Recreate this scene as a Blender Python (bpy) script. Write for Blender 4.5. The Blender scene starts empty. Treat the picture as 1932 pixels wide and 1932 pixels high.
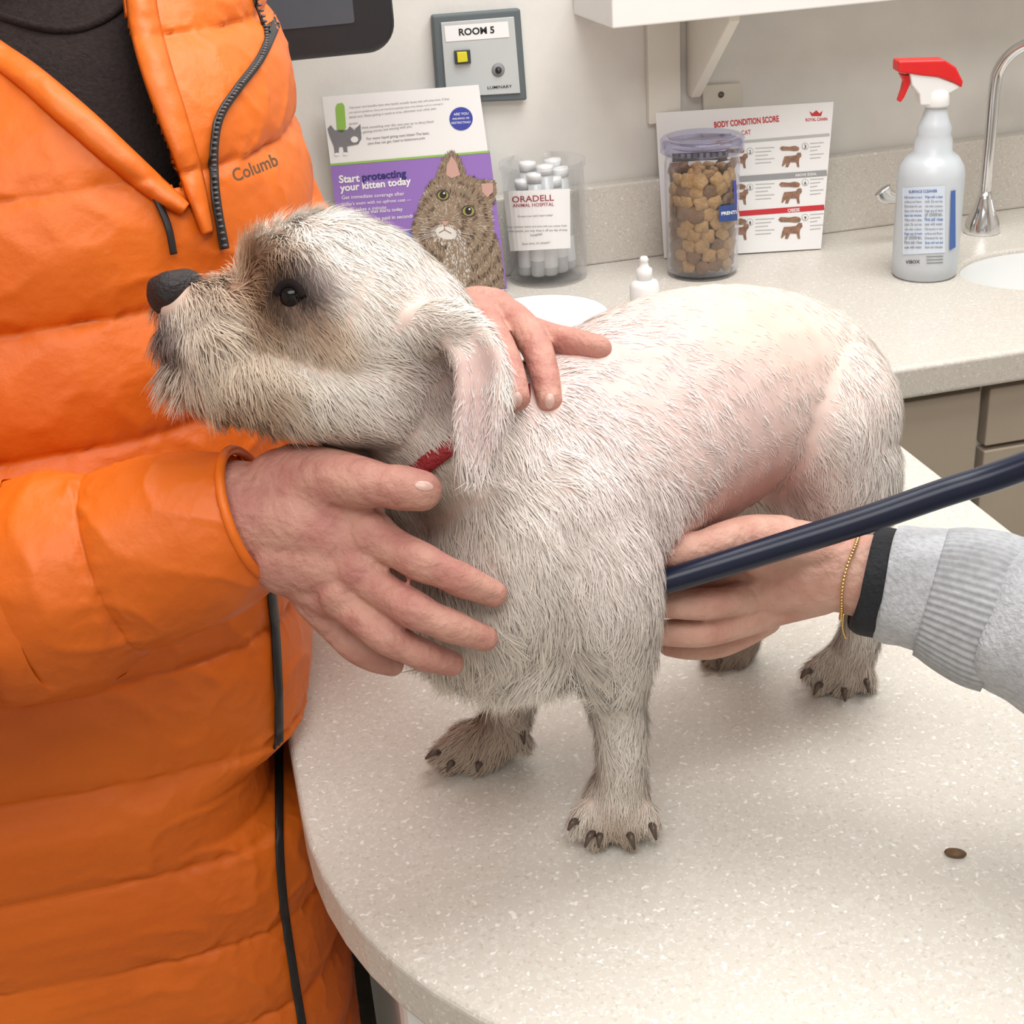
import bpy, bmesh, math, random
import numpy as np
from mathutils import Vector, Matrix, noise, Quaternion
from mathutils.bvhtree import BVHTree
from mathutils.kdtree import KDTree
random.seed(7); rng=np.random.default_rng(7)
S=bpy.context.scene
try:
    S.view_settings.view_transform='Standard'; S.view_settings.look='None'
except Exception as e: print(e)
# ------------------------------------------------------------------ camera
FPX=2600.0; PITCH=math.radians(26.5); YAW=math.radians(12); ROLL=math.radians(4)
C=Vector((0,0,1.45))
fwd=Vector((math.sin(YAW)*math.cos(PITCH),math.cos(YAW)*math.cos(PITCH),-math.sin(PITCH)))
r0=Vector((math.cos(YAW),-math.sin(YAW),0)); u0=r0.cross(fwd)
Rc=math.cos(ROLL)*r0-math.sin(ROLL)*u0; Uc=math.sin(ROLL)*r0+math.cos(ROLL)*u0
cam=bpy.data.cameras.new("camera"); camo=bpy.data.objects.new("camera",cam); S.collection.objects.link(camo)
M=Matrix.Identity(4)
for i in range(3): M[i][0]=Rc[i];M[i][1]=Uc[i];M[i][2]=-fwd[i];M[i][3]=C[i]
camo.matrix_world=M; cam.sensor_width=36; cam.lens=FPX/1932*36; cam.clip_start=.02; S.camera=camo
def ray(px,py): return fwd+Rc*((px-966)/FPX)-Uc*((py-966)/FPX)
def W(px,py,t): return C+ray(px,py)*t
def Wz(px,py,z): d=ray(px,py); return C+d*((z-C.z)/d.z)
def Wy(px,py,y): d=ray(px,py); return C+d*(y/d.y)
def PX(P):
    d=P-C; t=d.dot(fwd); return 966+FPX*d.dot(Rc)/t, 966-FPX*d.dot(Uc)/t
# ------------------------------------------------------------------ materials
MATS={}
def mat(name,col,rough=.5,metal=0,noise_amt=0,noise_scale=20,bump=0,bump_scale=50,coat=0,trans=0,sheen=0,vcol=None,stretch=None,col2=None,spec=None):
    if name in MATS: return MATS[name]
    m=bpy.data.materials.new(name); m.use_nodes=True; nt=m.node_tree; b=nt.nodes['Principled BSDF']
    b.inputs['Base Color'].default_value=(*col,1); b.inputs['Roughness'].default_value=rough; b.inputs['Metallic'].default_value=metal
    if coat: b.inputs['Coat Weight'].default_value=coat
    if trans: b.inputs['Transmission Weight'].default_value=trans
    if sheen: b.inputs['Sheen Weight'].default_value=sheen
    if spec is not None: b.inputs['Specular IOR Level'].default_value=spec
    tc=nt.nodes.new('ShaderNodeTexCoord'); mp=nt.nodes.new('ShaderNodeMapping'); nt.links.new(tc.outputs['Object'],mp.inputs[0])
    if stretch: mp.inputs['Scale'].default_value=stretch
    src=None
    if vcol:
        a=nt.nodes.new('ShaderNodeAttribute'); a.attribute_name=vcol; src=a.outputs['Color']; nt.links.new(src,b.inputs['Base Color'])
    if noise_amt:
        n=nt.nodes.new('ShaderNodeTexNoise'); n.inputs['Scale'].default_value=noise_scale; n.inputs['Detail'].default_value=5
        nt.links.new(mp.outputs[0],n.inputs['Vector'])
        mx=nt.nodes.new('ShaderNodeMix'); mx.data_type='RGBA'
        c2=col2 if col2 else tuple(c*(1-noise_amt) for c in col)
        rp=nt.nodes.new('ShaderNodeMapRange'); rp.inputs[1].default_value=.35; rp.inputs[2].default_value=.65
        nt.links.new(n.outputs['Fac'],rp.inputs[0]); nt.links.new(rp.outputs[0],mx.inputs[0])
        mx.inputs[6].default_value=(*col,1); mx.inputs[7].default_value=(*c2,1)
        if src is not None:
            mx.blend_type='MULTIPLY'; nt.links.new(src,mx.inputs[6]); mx.inputs[7].default_value=(1-noise_amt,)*3+(1,)
        nt.links.new(mx.outputs[2],b.inputs['Base Color'])
    if bump:
        n=nt.nodes.new('ShaderNodeTexNoise'); n.inputs['Scale'].default_value=bump_scale; n.inputs['Detail'].default_value=6
        nt.links.new(mp.outputs[0],n.inputs['Vector'])
        bp=nt.nodes.new('ShaderNodeBump'); bp.inputs['Strength'].default_value=bump; bp.inputs['Distance'].default_value=.004
        nt.links.new(n.outputs['Fac'],bp.inputs['Height']); nt.links.new(bp.outputs[0],b.inputs['Normal'])
    MATS[name]=m; return m
def clear_mat(name,tint=(1,1,1),gl=.12):
    m=bpy.data.materials.new(name); m.use_nodes=True; nt=m.node_tree; nt.nodes.clear()
    o=nt.nodes.new('ShaderNodeOutputMaterial'); t=nt.nodes.new('ShaderNodeBsdfTransparent'); g=nt.nodes.new('ShaderNodeBsdfGlossy')
    t.inputs[0].default_value=(*tint,1); g.inputs['Roughness'].default_value=.06; g.inputs[0].default_value=(.95,.95,1,1)
    lw=nt.nodes.new('ShaderNodeLayerWeight'); lw.inputs[0].default_value=.3
    mr=nt.nodes.new('ShaderNodeMapRange'); mr.inputs[3].default_value=gl*.2; mr.inputs[4].default_value=min(1,gl*6)
    pw=nt.nodes.new('ShaderNodeMath'); pw.operation='POWER'; pw.inputs[1].default_value=2.2
    nt.links.new(lw.outputs['Facing'],pw.inputs[0]); nt.links.new(pw.outputs[0],mr.inputs[0])
    mx=nt.nodes.new('ShaderNodeMixShader'); nt.links.new(mr.outputs[0],mx.inputs[0]); nt.links.new(t.outputs[0],mx.inputs[1]); nt.links.new(g.outputs[0],mx.inputs[2]); nt.links.new(mx.outputs[0],o.inputs[0])
    return m
def solid_surface():
    m=bpy.data.materials.new("speckled_solid_surface"); m.use_nodes=True; nt=m.node_tree; b=nt.nodes['Principled BSDF']; b.inputs['Roughness'].default_value=.36
    tc=nt.nodes.new('ShaderNodeTexCoord')
    prev=None; col=(.63,.59,.53,1)
    for sc,th,c2 in ((230,.66,(.68,.645,.59,1)),(430,.63,(.69,.655,.60,1)),(300,.68,(.57,.525,.46,1)),(260,.71,(.84,.82,.78,1))):
        n=nt.nodes.new('ShaderNodeTexNoise'); n.inputs['Scale'].default_value=sc; n.inputs['Detail'].default_value=1.0
        mp=nt.nodes.new('ShaderNodeMapping'); mp.inputs['Location'].default_value=(sc*.1+th,sc*.03,th*9)
        nt.links.new(tc.outputs['Object'],mp.inputs[0]); nt.links.new(mp.outputs[0],n.inputs[0])
        mr=nt.nodes.new('ShaderNodeMapRange'); mr.inputs[1].default_value=th-.05; mr.inputs[2].default_value=th; nt.links.new(n.outputs['Fac'],mr.inputs[0])
        mx=nt.nodes.new('ShaderNodeMix'); mx.data_type='RGBA'; nt.links.new(mr.outputs[0],mx.inputs[0])
        if prev is None: mx.inputs[6].default_value=col
        else: nt.links.new(prev,mx.inputs[6])
        mx.inputs[7].default_value=c2; prev=mx.outputs[2]
    nt.links.new(prev,b.inputs['Base Color']); return m
# ------------------------------------------------------------------ object helpers
def fin(o,label=None,category=None,group=None,kind=None):
    if label:o["label"]=label
    if category:o["category"]=category
    if group:o["group"]=group
    if kind:o["kind"]=kind
    return o
def setparent(o,p):
    o.parent=p; o.matrix_parent_inverse=Matrix.Translation(p.location).inverted()
def thing(name,loc,label,category,group=None,kind=None):
    e=bpy.data.objects.new(name,None); e.empty_display_size=.03; e.location=loc; S.collection.objects.link(e)
    return fin(e,label,category,group,kind)
def mob(name,verts,faces,m,parent=None,smooth=True,mi=None,**kw):
    vs=np.array([tuple(v) for v in verts],dtype=float)
    o3=Vector(((vs[:,0].min()+vs[:,0].max())/2,(vs[:,1].min()+vs[:,1].max())/2,vs[:,2].min()))
    vs-=np.array(o3)
    me=bpy.data.meshes.new(name); me.from_pydata(vs.tolist(),[],[list(f) for f in faces]); 
    for x in (m if isinstance(m,(list,tuple)) else [m]): me.materials.append(x)
    if mi is not None: me.polygons.foreach_set('material_index',mi)
    if smooth: me.polygons.foreach_set('use_smooth',[True]*len(me.polygons))
    me.update(); me.validate()
    o=bpy.data.objects.new(name,me); o.location=o3; S.collection.objects.link(o)
    if parent is not None: setparent(o,parent)
    return fin(o,**kw)
def bevel(o,w,seg=3,ang=40):
    b=o.modifiers.new("bevel",'BEVEL'); b.width=w; b.segments=seg; b.limit_method='ANGLE'; b.angle_limit=math.radians(ang); return o
def box(name,lo,hi,m,parent=None,bv=0,**kw):
    v=[(x,y,z) for x in (lo[0],hi[0]) for y in (lo[1],hi[1]) for z in (lo[2],hi[2])]
    f=[(0,1,3,2),(4,6,7,5),(0,4,5,1),(2,3,7,6),(0,2,6,4),(1,5,7,3)]
    o=mob(name,v,f,m,parent,smooth=False,**kw)
    if bv: bevel(o,bv)
    return o
def prism(name,pts,vec,m,parent=None,bv=0,smooth=False,**kw):
    n=len(pts); v=[Vector(p) for p in pts]+[Vector(p)+vec for p in pts]
    f=[tuple(range(n))[::-1],tuple(range(n,2*n))]+[(i,(i+1)%n,n+(i+1)%n,n+i) for i in range(n)]
    nn=sum(((v[i]-v[0]).cross(v[(i+1)%n]-v[0]) for i in range(n)),Vector())
    if nn.dot(vec)<0: f=[tuple(reversed(q)) for q in f]
    o=mob(name,v,f,m,parent,smooth=smooth,**kw)
    if bv: bevel(o,bv)
    return o
def lathe(name,prof,cen,m,parent=None,n=48,axis=None,**kw):
    cen=Vector(cen); vs=[];fs=[]
    q=Vector((0,0,1)).rotation_difference(axis) if axis is not None else None
    for r,z in prof:
        for k in range(n):
            a=2*math.pi*k/n; p=Vector((r*math.cos(a),r*math.sin(a),z))
            if q: p=q@p
            vs.append(cen+p)
    for i in range(len(prof)-1):
        for k in range(n):
            k2=(k+1)%n; fs.append((i*n+k,i*n+k2,(i+1)*n+k2,(i+1)*n+k))
    if prof[0][0]<1e-3: fs.append(tuple(range(n))[::-1])
    if prof[-1][0]<1e-3: fs.append(tuple((len(prof)-1)*n+k for k in range(n)))
    return mob(name,vs,fs,m,parent,**kw)
def crom(pts,sub):
    P=[np.array([*p],float) for p in pts]; out=[]
    if len(P)==2:
        return [P[0]+(P[1]-P[0])*k/sub for k in range(sub+1)]
    for i in range(len(P)-1):
        p1,p2=P[i],P[i+1]; p0=P[i-1] if i>0 else 2*p1-p2; p3=P[i+2] if i+2<len(P) else 2*p2-p1
        for k in range(sub):
            t=k/sub; out.append(.5*((2*p1)+(-p0+p2)*t+(2*p0-5*p1+4*p2-p3)*t*t+(-p0+3*p1-3*p2+p3)*t**3))
    out.append(P[-1]); return out
def sweep_geo(pts,radii,nseg=24,sub=8,disp=None,flat=None,closed=False):
    data=crom([(*p,r) for p,r in zip(pts,radii)],sub)
    if closed: data=data[:-1]
    cs=[Vector(d[:3]) for d in data]; rs=[d[3] for d in data]; n=len(cs)
    vs=[];fs=[]; up=None; s=0
    for i in range(n):
        if closed: tg=(cs[(i+1)%n]-cs[i-1]).normalized()
        else: tg=(cs[min(i+1,n-1)]-cs[max(i-1,0)]).normalized()
        if up is None:
            up=Vector((0,0,1)); 
            if abs(tg.z)>.9: up=Vector((0,1,0))
        up=(up-tg*up.dot(tg)).normalized(); sd=tg.cross(up)
        if i: s+=(cs[i]-cs[i-1]).length
        for k in range(nseg):
            a=2*math.pi*k/nseg; dr_=up*math.cos(a)+sd*(math.sin(a)*(flat or 1))
            r=rs[i]+(disp(s,a,cs[i]+dr_*rs[i]) if disp else 0)
            vs.append(cs[i]+dr_*r)
    for i in range(n if closed else n-1):
        j=(i+1)%n
        for k in range(nseg):
            k2=(k+1)%nseg; fs.append((i*nseg+k,i*nseg+k2,j*nseg+k2,j*nseg+k))
    if not closed:
        fs.append(tuple(range(nseg))[::-1]); fs.append(tuple((n-1)*nseg+k for k in range(nseg)))
    return vs,fs
def sweep(name,pts,radii,m,parent=None,nseg=24,sub=8,disp=None,flat=None,closed=False,**kw):
    if not isinstance(radii,(list,tuple)): radii=[radii]*len(pts)
    vs,fs=sweep_geo(pts,radii,nseg,sub,disp,flat,closed)
    return mob(name,vs,fs,m,parent,**kw)
bm=bmesh.new(); bmesh.ops.create_icosphere(bm,subdivisions=3,radius=1)
ICV=np.array([v.co[:] for v in bm.verts]); ICF=np.array([[v.index for v in f.verts] for f in bm.faces]); bm.free()
def blob_mesh(chains,ells,voxel,iters,name="body"):
    V=[];F=[];off=0
    def add(c,r):
        nonlocal off
        V.append(ICV*np.array(r)+np.array(c)); F.append(ICF+off); off+=len(ICV)
    for ch in chains:
        ch=[(*p,r) for p,r in ch]
        if len(ch)==1: add(ch[0][:3],ch[0][3]); continue
        d=crom(ch,24); last=None
        for q in d:
            if last is None or np.linalg.norm(q[:3]-last[:3])>max(.0012,q[3]*.22): add(q[:3],q[3]); last=q
        add(d[-1][:3],d[-1][3])
    V=np.concatenate(V);F=np.concatenate(F)
    me=bpy.data.meshes.new("tmp"); me.from_pydata(V.tolist(),[],F.tolist()); me.update()
    o=bpy.data.objects.new("tmp",me); S.collection.objects.link(o)
    r=o.modifiers.new("r",'REMESH'); r.mode='VOXEL'; r.voxel_size=voxel; r.use_smooth_shade=True
    s=o.modifiers.new("s",'SMOOTH'); s.factor=.5; s.iterations=iters
    dg=bpy.context.evaluated_depsgraph_get(); ev=o.evaluated_get(dg); m2=bpy.data.meshes.new_from_object(ev)
    bpy.data.objects.remove(o,do_unlink=True); m2.name=name
    return m2
def mesh_arrays(me):
    n=len(me.vertices); co=np.empty(n*3); me.vertices.foreach_get('co',co); co=co.reshape(-1,3)
    return co,[tuple(p.vertices) for p in me.polygons]
def bvh_of(vs,fs): return BVHTree.FromPolygons([tuple(v) for v in vs],fs)
def hit(bvh,px,py):
    d=ray(px,py).normalized(); l,n,i,dd=bvh.ray_cast(C,d); 
    if l is None: return None,None
    if n.dot(d)>0: n=-n
    return l,n
def on(bvh,off,fallback=None):
    def f(px,py,k=0):
        l,n=hit(bvh,px,py)
        if l is None:
            l,n,_,_=bvh.find_nearest(W(px,py,fallback or .8))
        return l+n*(off+k)
    return f
def plane_proj(p0,n):
    n=n.normalized()
    if n.dot(C-p0)<0: n=-n
    def f(px,py,k=0):
        d=ray(px,py); t=(p0-C).dot(n)/d.dot(n); return C+d*t+n*k
    return f
def inpoly(x,y,pl):
    r=False;j=len(pl)-1
    for i in range(len(pl)):
        xi,yi=pl[i];xj,yj=pl[j]
        if (yi>y)!=(yj>y) and x<(xj-xi)*(y-yi)/(yj-yi)+xi: r=not r
        j=i
    return r
class Print:
    def __init__(s,proj): s.p=proj; s.v=[];s.f=[];s.mi=[];s.m=[]
    def _m(s,m):
        if m not in s.m: s.m.append(m)
        return s.m.index(m)
    def raw(s,pts,faces,m,lay):
        b=len(s.v); s.v+= [s.p(x,y,lay*.00025) for x,y in pts]
        for f in faces: s.f.append([b+i for i in f]); s.mi.append(s._m(m))
    def poly(s,pts,m,lay=1): s.raw(pts,[list(range(len(pts)))],m,lay)
    def rect(s,q,m,lay=1,nx=1,ny=1):
        (a,b,c,d)=[np.array(t,float) for t in q]; pts=[];fs=[]
        for j in range(ny+1):
            for i in range(nx+1):
                u=i/nx;v=j/ny; pts.append(tuple((a*(1-u)+b*u)*(1-v)+(d*(1-u)+c*u)*v))
        for j in range(ny):
            for i in range(nx): k=j*(nx+1)+i; fs.append([k,k+1,k+nx+2,k+nx+1])
        s.raw(pts,fs,m,lay)
    def ell(s,cx,cy,rx,ry,m,lay=1,rot=0,n=28):
        c,sn=math.cos(rot),math.sin(rot)
        s.poly([(cx+rx*math.cos(a)*c-ry*math.sin(a)*sn,cy+rx*math.cos(a)*sn+ry*math.sin(a)*c) for a in [2*math.pi*k/n for k in range(n)]],m,lay)
    def line(s,pts,w,m,lay=1):
        for (x0,y0),(x1,y1) in zip(pts[:-1],pts[1:]):
            d=math.hypot(x1-x0,y1-y0) or 1; nx,ny=-(y1-y0)/d*w/2,(x1-x0)/d*w/2
            s.poly([(x0+nx,y0+ny),(x1+nx,y1+ny),(x1-nx,y1-ny),(x0-nx,y0-ny)],m,lay)
    def text(s,body,a,b,m,lay=2,bold=0,hs=1):
        cu=bpy.data.curves.new("t",'FONT'); cu.body=body; cu.size=1; cu.offset=bold; cu.resolution_u=3
        o=bpy.data.objects.new("t",cu); S.collection.objects.link(o); dg=bpy.context.evaluated_depsgraph_get(); me=bpy.data.meshes.new_from_object(o.evaluated_get(dg))
        P=[tuple(v.co[:2]) for v in me.vertices]; F=[list(p.vertices) for p in me.polygons]
        bpy.data.objects.remove(o,do_unlink=True); bpy.data.meshes.remove(me); bpy.data.curves.remove(cu)
        if not P: return
        x0=min(p[0] for p in P); x1=max(p[0] for p in P); L=math.hypot(b[0]-a[0],b[1]-a[1]); k=L/(x1-x0)
        ux,uy=(b[0]-a[0])/L,(b[1]-a[1])/L
        s.raw([(a[0]+(p[0]-x0)*k*ux+p[1]*k*hs*uy, a[1]+(p[0]-x0)*k*uy-p[1]*k*hs*ux) for p in P],F,m,lay)
    def done(s,name,parent,**kw): return mob(name,s.v,s.f,s.m,parent,smooth=False,mi=s.mi,**kw)
def patch_on(f,poly,name,m,parent,rings=4,k=0,**kw):
    cx=sum(p[0] for p in poly)/len(poly); cy=sum(p[1] for p in poly)/len(poly); n=len(poly)
    vs=[f(cx,cy,k)];fs=[]
    for r in range(1,rings+1):
        q=r/rings
        for p in poly: vs.append(f(cx+(p[0]-cx)*q,cy+(p[1]-cy)*q,k*(1-q**3)))
    for i in range(n): fs.append((0,1+i,1+(i+1)%n))
    for r in range(rings-1):
        for i in range(n): a=1+r*n; fs.append((a+i,a+n+i,a+n+(i+1)%n,a+(i+1)%n))
    return mob(name,vs,fs,m,parent,**kw)
def oval(cx,cy,rx,ry,rot=0,n=18):
    c,s=math.cos(rot),math.sin(rot)
    return [(cx+rx*math.cos(a)*c-ry*math.sin(a)*s,cy+rx*math.cos(a)*s+ry*math.sin(a)*c) for a in [2*math.pi*k/n for k in range(n)]]
WHITE=mat("white_paper",(.88,.88,.88),.6); BLACK=mat("black_ink",(.02,.02,.02),.5); NAVY=mat("navy_ink",(.03,.03,.18),.5)
GREY=mat("grey_ink",(.25,.25,.26),.6); LGREY=mat("light_grey_ink",(.5,.5,.5),.6); RED=mat("red_ink",(.6,.03,.04),.5)
PURPLE=mat("purple_print",(.31,.18,.54),.45); GREEN=mat("green_ink",(.30,.55,.10),.5); BLUE=mat("blue_ink",(.05,.07,.40),.5)
SSURF=solid_surface(); WPL=mat("white_plastic",(.84,.84,.83),.4); CHROME=mat("chrome",(.75,.75,.76),.12,metal=1)
ZC=.91
# ------------------------------------------------------------------ room
wallm=mat("mottled_wall_covering",(.82,.795,.75),.7,noise_amt=.10,noise_scale=9,bump=.08,bump_scale=120)
X0,X1,Y0,Y1,H=-1.7,2.3,-1.6,1.77,2.55
box("wall_back",(X0,Y1,0),(X1,Y1+.1,H),wallm,kind="structure")
box("wall_left",(X0-.1,Y0,0),(X0,Y1,H),wallm,kind="structure")
box("wall_right",(X1,Y0,0),(X1+.1,Y1,H),wallm,kind="structure")
box("wall_front",(X0,Y0-.1,0),(X1,Y0,H),wallm,kind="structure")
box("floor",(X0,Y0,-.1),(X1,Y1,0),mat("vinyl_floor",(.46,.41,.34),.45,noise_amt=.15,noise_scale=30),kind="structure")
box("ceiling",(X0,Y0,H),(X1,Y1,H+.1),mat("ceiling_tile",(.88,.88,.88),.9,noise_amt=.05,noise_scale=40),kind="structure")
box("baseboard_back",(X0,Y1-.012,0),(-.55,Y1,.1),mat("baseboard_vinyl",(.25,.22,.19),.6,noise_amt=.1),kind="structure")
# ------------------------------------------------------------------ worktop
wt=thing("worktop",(.3,1.2,ZC),"speckled beige solid-surface worktop with a rounded exam table peninsula","worktop")
out=[(-.5,1.755),(-.5,1.24),(.0,1.24)]
cx0,cy0,rr=.302,.702,.300
for k in range(33):
    a=math.pi+math.pi*k/32; out.append((cx0+rr*math.cos(a),cy0+rr*math.sin(a)))
for k in range(7):
    a=math.pi-math.pi/2*k/6; out.append((.602+.03+.03*math.cos(a),1.24-.03+.03*math.sin(a)))
out+=[(1.9,1.24),(1.9,1.755)]
top=prism("worktop_slab",[(x,y,ZC-.036) for x,y in out],Vector((0,0,.036)),SSURF,wt)
sc=Wz(1985,508,ZC)
SR=(abs(sc.x-Wz(1798,512,ZC).x),abs(Wz(1960,464,ZC).y-Wz(1960,553,ZC).y)/2)
sc=Vector((sc.x,(Wz(1960,464,ZC).y+Wz(1960,553,ZC).y)/2,ZC))
cut=lathe("cutter",[(0,-.1),(.001,-.1),(1,-.1),(1,.1),(.001,.1),(0,.1)],(0,0,0),WPL,n=64)
cut.location=(sc.x,sc.y,ZC-.1); cut.scale=(SR[0],SR[1],1)
bo=top.modifiers.new("sinkhole",'BOOLEAN'); bo.object=cut; bo.operation='DIFFERENCE'; bo.solver='EXACT'
bpy.context.view_layer.update()
dg=bpy.context.evaluated_depsgraph_get(); m2=bpy.data.meshes.new_from_object(top.evaluated_get(dg)); top.modifiers.clear(); top.data=m2
bpy.data.objects.remove(cut,do_unlink=True)
bevel(top,.010,4,50)
box("backsplash",(-.5,1.745,ZC),(1.9,1.768,ZC+.105),SSURF,wt,bv=.003)
pm=mat("pedestal_laminate",(.84,.84,.83),.5,noise_amt=.03)
box("support_panel",(.040,.565,0),(.15,.62,ZC-.036),pm,wt,bv=.012)
box("support_panel",(.050,.66,0),(.09,1.2,ZC-.036),pm,wt,bv=.01)
box("support_panel",(.09,.88,0),(.52,.92,ZC-.036),pm,wt,bv=.004)
vs=[];fs=[];n=64
prof=[(.999,0),(.985,-.012),(.96,-.05),(.87,-.10),(.5,-.13),(.12,-.137),(.0,-.138)]
for r,z in prof:
    for k in range(n): a=2*math.pi*k/n; vs.append((sc.x+SR[0]*r*math.cos(a)*1.0,sc.y+SR[1]*r*math.sin(a),ZC+z-.006))
for i in range(len(prof)-1):
    for k in range(n): fs.append((i*n+k,(i+1)*n+k,(i+1)*n+(k+1)%n,i*n+(k+1)%n))
sk=thing("sink",(sc.x,sc.y,ZC-.14),"white oval sink basin set in the worktop","sink")
so=mob("basin",vs,fs,mat("sink_porcelain",(.90,.91,.90),.2,noise_amt=.02),sk)
lathe("drain",[(0,.002),(.018,.002),(.02,0),(0,0)],(sc.x,sc.y,ZC-.142),CHROME,sk,n=24)
cabm=mat("taupe_laminate",(.45,.375,.295),.5,noise_amt=.05,noise_scale=15); carc=mat("cabinet_edge",(.68,.65,.59),.5,noise_amt=.05); toe=mat("toe_kick",(.06,.05,.05),.7,noise_amt=.1)
def cabinet(xa,xb,parts,label,zt=ZC-.038):
    c=thing("base_cabinet",((xa+xb)/2,1.5,0),label,"cabinet",group="base cabinets under the worktop")
    box("cabinet_body",(xa+.001,1.275,.09),(xb-.001,1.75,zt),carc,c)
    box("toe_kick",(xa+.001,1.34,0),(xb-.001,1.74,.09),toe,c)
    for nm,x0,x1,z0,z1 in parts: box(nm,(x0+.003,1.257,z0+.003),(x1-.003,1.275,z1-.003),cabm,c,bv=.002)
    return c
cabinet(.10,.805,[("cabinet_door",.10,.42,.1,.865),("cabinet_door",.42,.805,.1,.865)],"taupe laminate base cabinet with plain doors under the worktop")
c2_=cabinet(.81,1.35,[("drawer",.81,1.35,.79,.865),("drawer",.81,1.35,.45,.79),("drawer",.81,1.35,.1,.45)],"taupe laminate base cabinet with a shallow top drawer",zt=.75)
box("cabinet_rail",(.811,1.275,.75),(1.349,1.295,ZC-.038),carc,c2_)
cabinet(1.355,1.89,[("cabinet_door",1.355,1.89,.1,.865)],"taupe laminate base cabinet with plain doors under the worktop",zt=.75)
cabinet(-.49,-.0,[("cabinet_door",-.49,-.0,.1,.865)],"taupe laminate base cabinet with plain doors under the worktop")
# ------------------------------------------------------------------ shelf
sh=thing("wall_shelf",(1.0,1.69,1.19),"white laminate wall shelf on triangular brackets","shelf")
shm=mat("white_laminate",(.86,.85,.83),.4,noise_amt=.02)
box("shelf_board",(.5,1.606,1.23),(2.2,1.768,1.268),shm,sh,bv=.002)
pl=mat("bracket_paint",(.80,.77,.69),.5,noise_amt=.03)
b0=Wy(1262,62,1.768)
box("bracket_rail",(b0.x-.032,1.758,1.085),(b0.x+.012,1.769,1.23),pl,sh,bv=.001)
bx=Wy(1290,62,1.76).x+.006
prism("shelf_bracket",[(bx,1.768,1.23),(bx,1.62,1.23),(bx,1.62,1.222),(bx,1.75,1.115),(bx,1.768,1.115)],Vector((.014,0,0)),pl,sh,bv=.002)
box("blue_box",(.545,1.64,1.2685),(.60,1.75,1.36),mat("blue_carton",(.03,.05,.35),.5,noise_amt=.1),label="blue cardboard carton standing on the wall shelf",category="box",bv=.001)
wp=thing("outlet_plate",Wy(1360,190,1.768),"cream wall outlet plate with a screw above the worktop","outlet")
f=lambda x,y,k=0: Wy(x,y,1.769)+Vector((0,-k,0))
prism("cover_plate",[f(1322,160),(f(1396,155)),(f(1401,250)),f(1327,255)],Vector((0,-.006,0)),mat("cream_plastic",(.74,.70,.61),.45,noise_amt=.03),wp,bv=.002)
lathe("screw",[(0,0),(.004,0),(.004,.001),(0,.0012)],f(1357,177,.0062),mat("screw_metal",(.15,.13,.1),.4,metal=.5),wp,n=16,axis=Vector((0,-1,0)))
# ------------------------------------------------------------------ room sign
sg=thing("room_sign",Wy(905,190,1.768),"grey-framed room number panel with a yellow button on the wall","sign")
q=[(811,27),(977,14),(990,186),(823,193)]
fr=mat("grey_frame",(.12,.145,.155),.5,noise_amt=.05); pn=mat("panel_grey",(.56,.58,.58),.45,noise_amt=.03)
prism("sign_frame",[f(*p) for p in q],Vector((0,-.014,0)),fr,sg,bv=.003)
q2=[(827,40),(964,29),(976,172),(838,180)]
prism("sign_panel",[f(p[0],p[1],.0135) for p in q2],Vector((0,-.003,0)),pn,sg,bv=.0008)
SP=lambda x,y,k=0: Wy(x,y,1.7522)+Vector((0,-k,0))
P=Print(SP)
P.rect([(838,49),(958,40),(961,70),(841,79)],WHITE,1); P.text("ROOM 5",(866,67),(933,62),BLACK,2,.03)
P.done("sign_lettering",sg)
P=Print(SP); P.text("LUMINARY",(920,168),(966,165),BLACK,2,.01,hs=.8); P.done("maker_lettering",sg)
prism("push_button",[Wy(x,y,1.7525) for x,y in [(856,95),(886,93),(888,119),(858,121)]],Vector((0,-.004,0)),mat("button_bezel",(.05,.06,.06),.4),sg,bv=.001)
prism("button_lamp",[Wy(x,y,1.749) for x,y in [(861,98),(880,97),(882,116),(863,118)]],Vector((0,-.003,0)),mat("yellow_button",(.75,.65,.03),.4),sg,bv=.001)
lathe("knob",[(0,0),(.0045,0),(.0035,.004),(0,.0045)],Wy(940,132,1.7525),BLACK,sg,n=20,axis=Vector((0,-1,0)))
lathe("knob_plate",[(0,0),(.0085,0),(.008,.001),(0,.001)],Wy(940,132,1.7525),GREY,sg,n=24,axis=Vector((0,-1,0)))
# ------------------------------------------------------------------ monitor
ym=1.50
mo=thing("monitor",Wy(560,60,ym),"black wall-mounted monitor with rounded bezel corners","monitor")
xr=Wy(745,40,ym).x; zb=Wy(650,106,ym).z; xl=xr-.5; zt=zb+.32
def rrect(x0,x1,z0,z1,y,r,n=8):
    o=[]
    for cx,cz,a0 in ((x1-r,z0+r,-90),(x1-r,z1-r,0),(x0+r,z1-r,90),(x0+r,z0+r,180)):
        for k in range(n+1):
            a=math.radians(a0+90*k/n); o.append((cx+r*math.cos(a),y,cz+r*math.sin(a)))
    return o
mbl=mat("monitor_black",(.018,.018,.022),.3,noise_amt=.05)
prism("monitor_housing",rrect(xl,xr,zb,zt,ym,.03),Vector((0,.045,0)),mbl,mo,bv=.005)
prism("monitor_screen",rrect(xl+.03,xr-.042,zb+.032,zt-.02,ym-.0012,.003),Vector((0,.002,0)),mat("screen_glass",(.07,.08,.10),.15,noise_amt=.05),mo)
box("wall_mount",((xl+xr)/2-.05,ym+.04,zb+.1),((xl+xr)/2+.05,1.769,zb+.2),mbl,mo,bv=.004)
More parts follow.
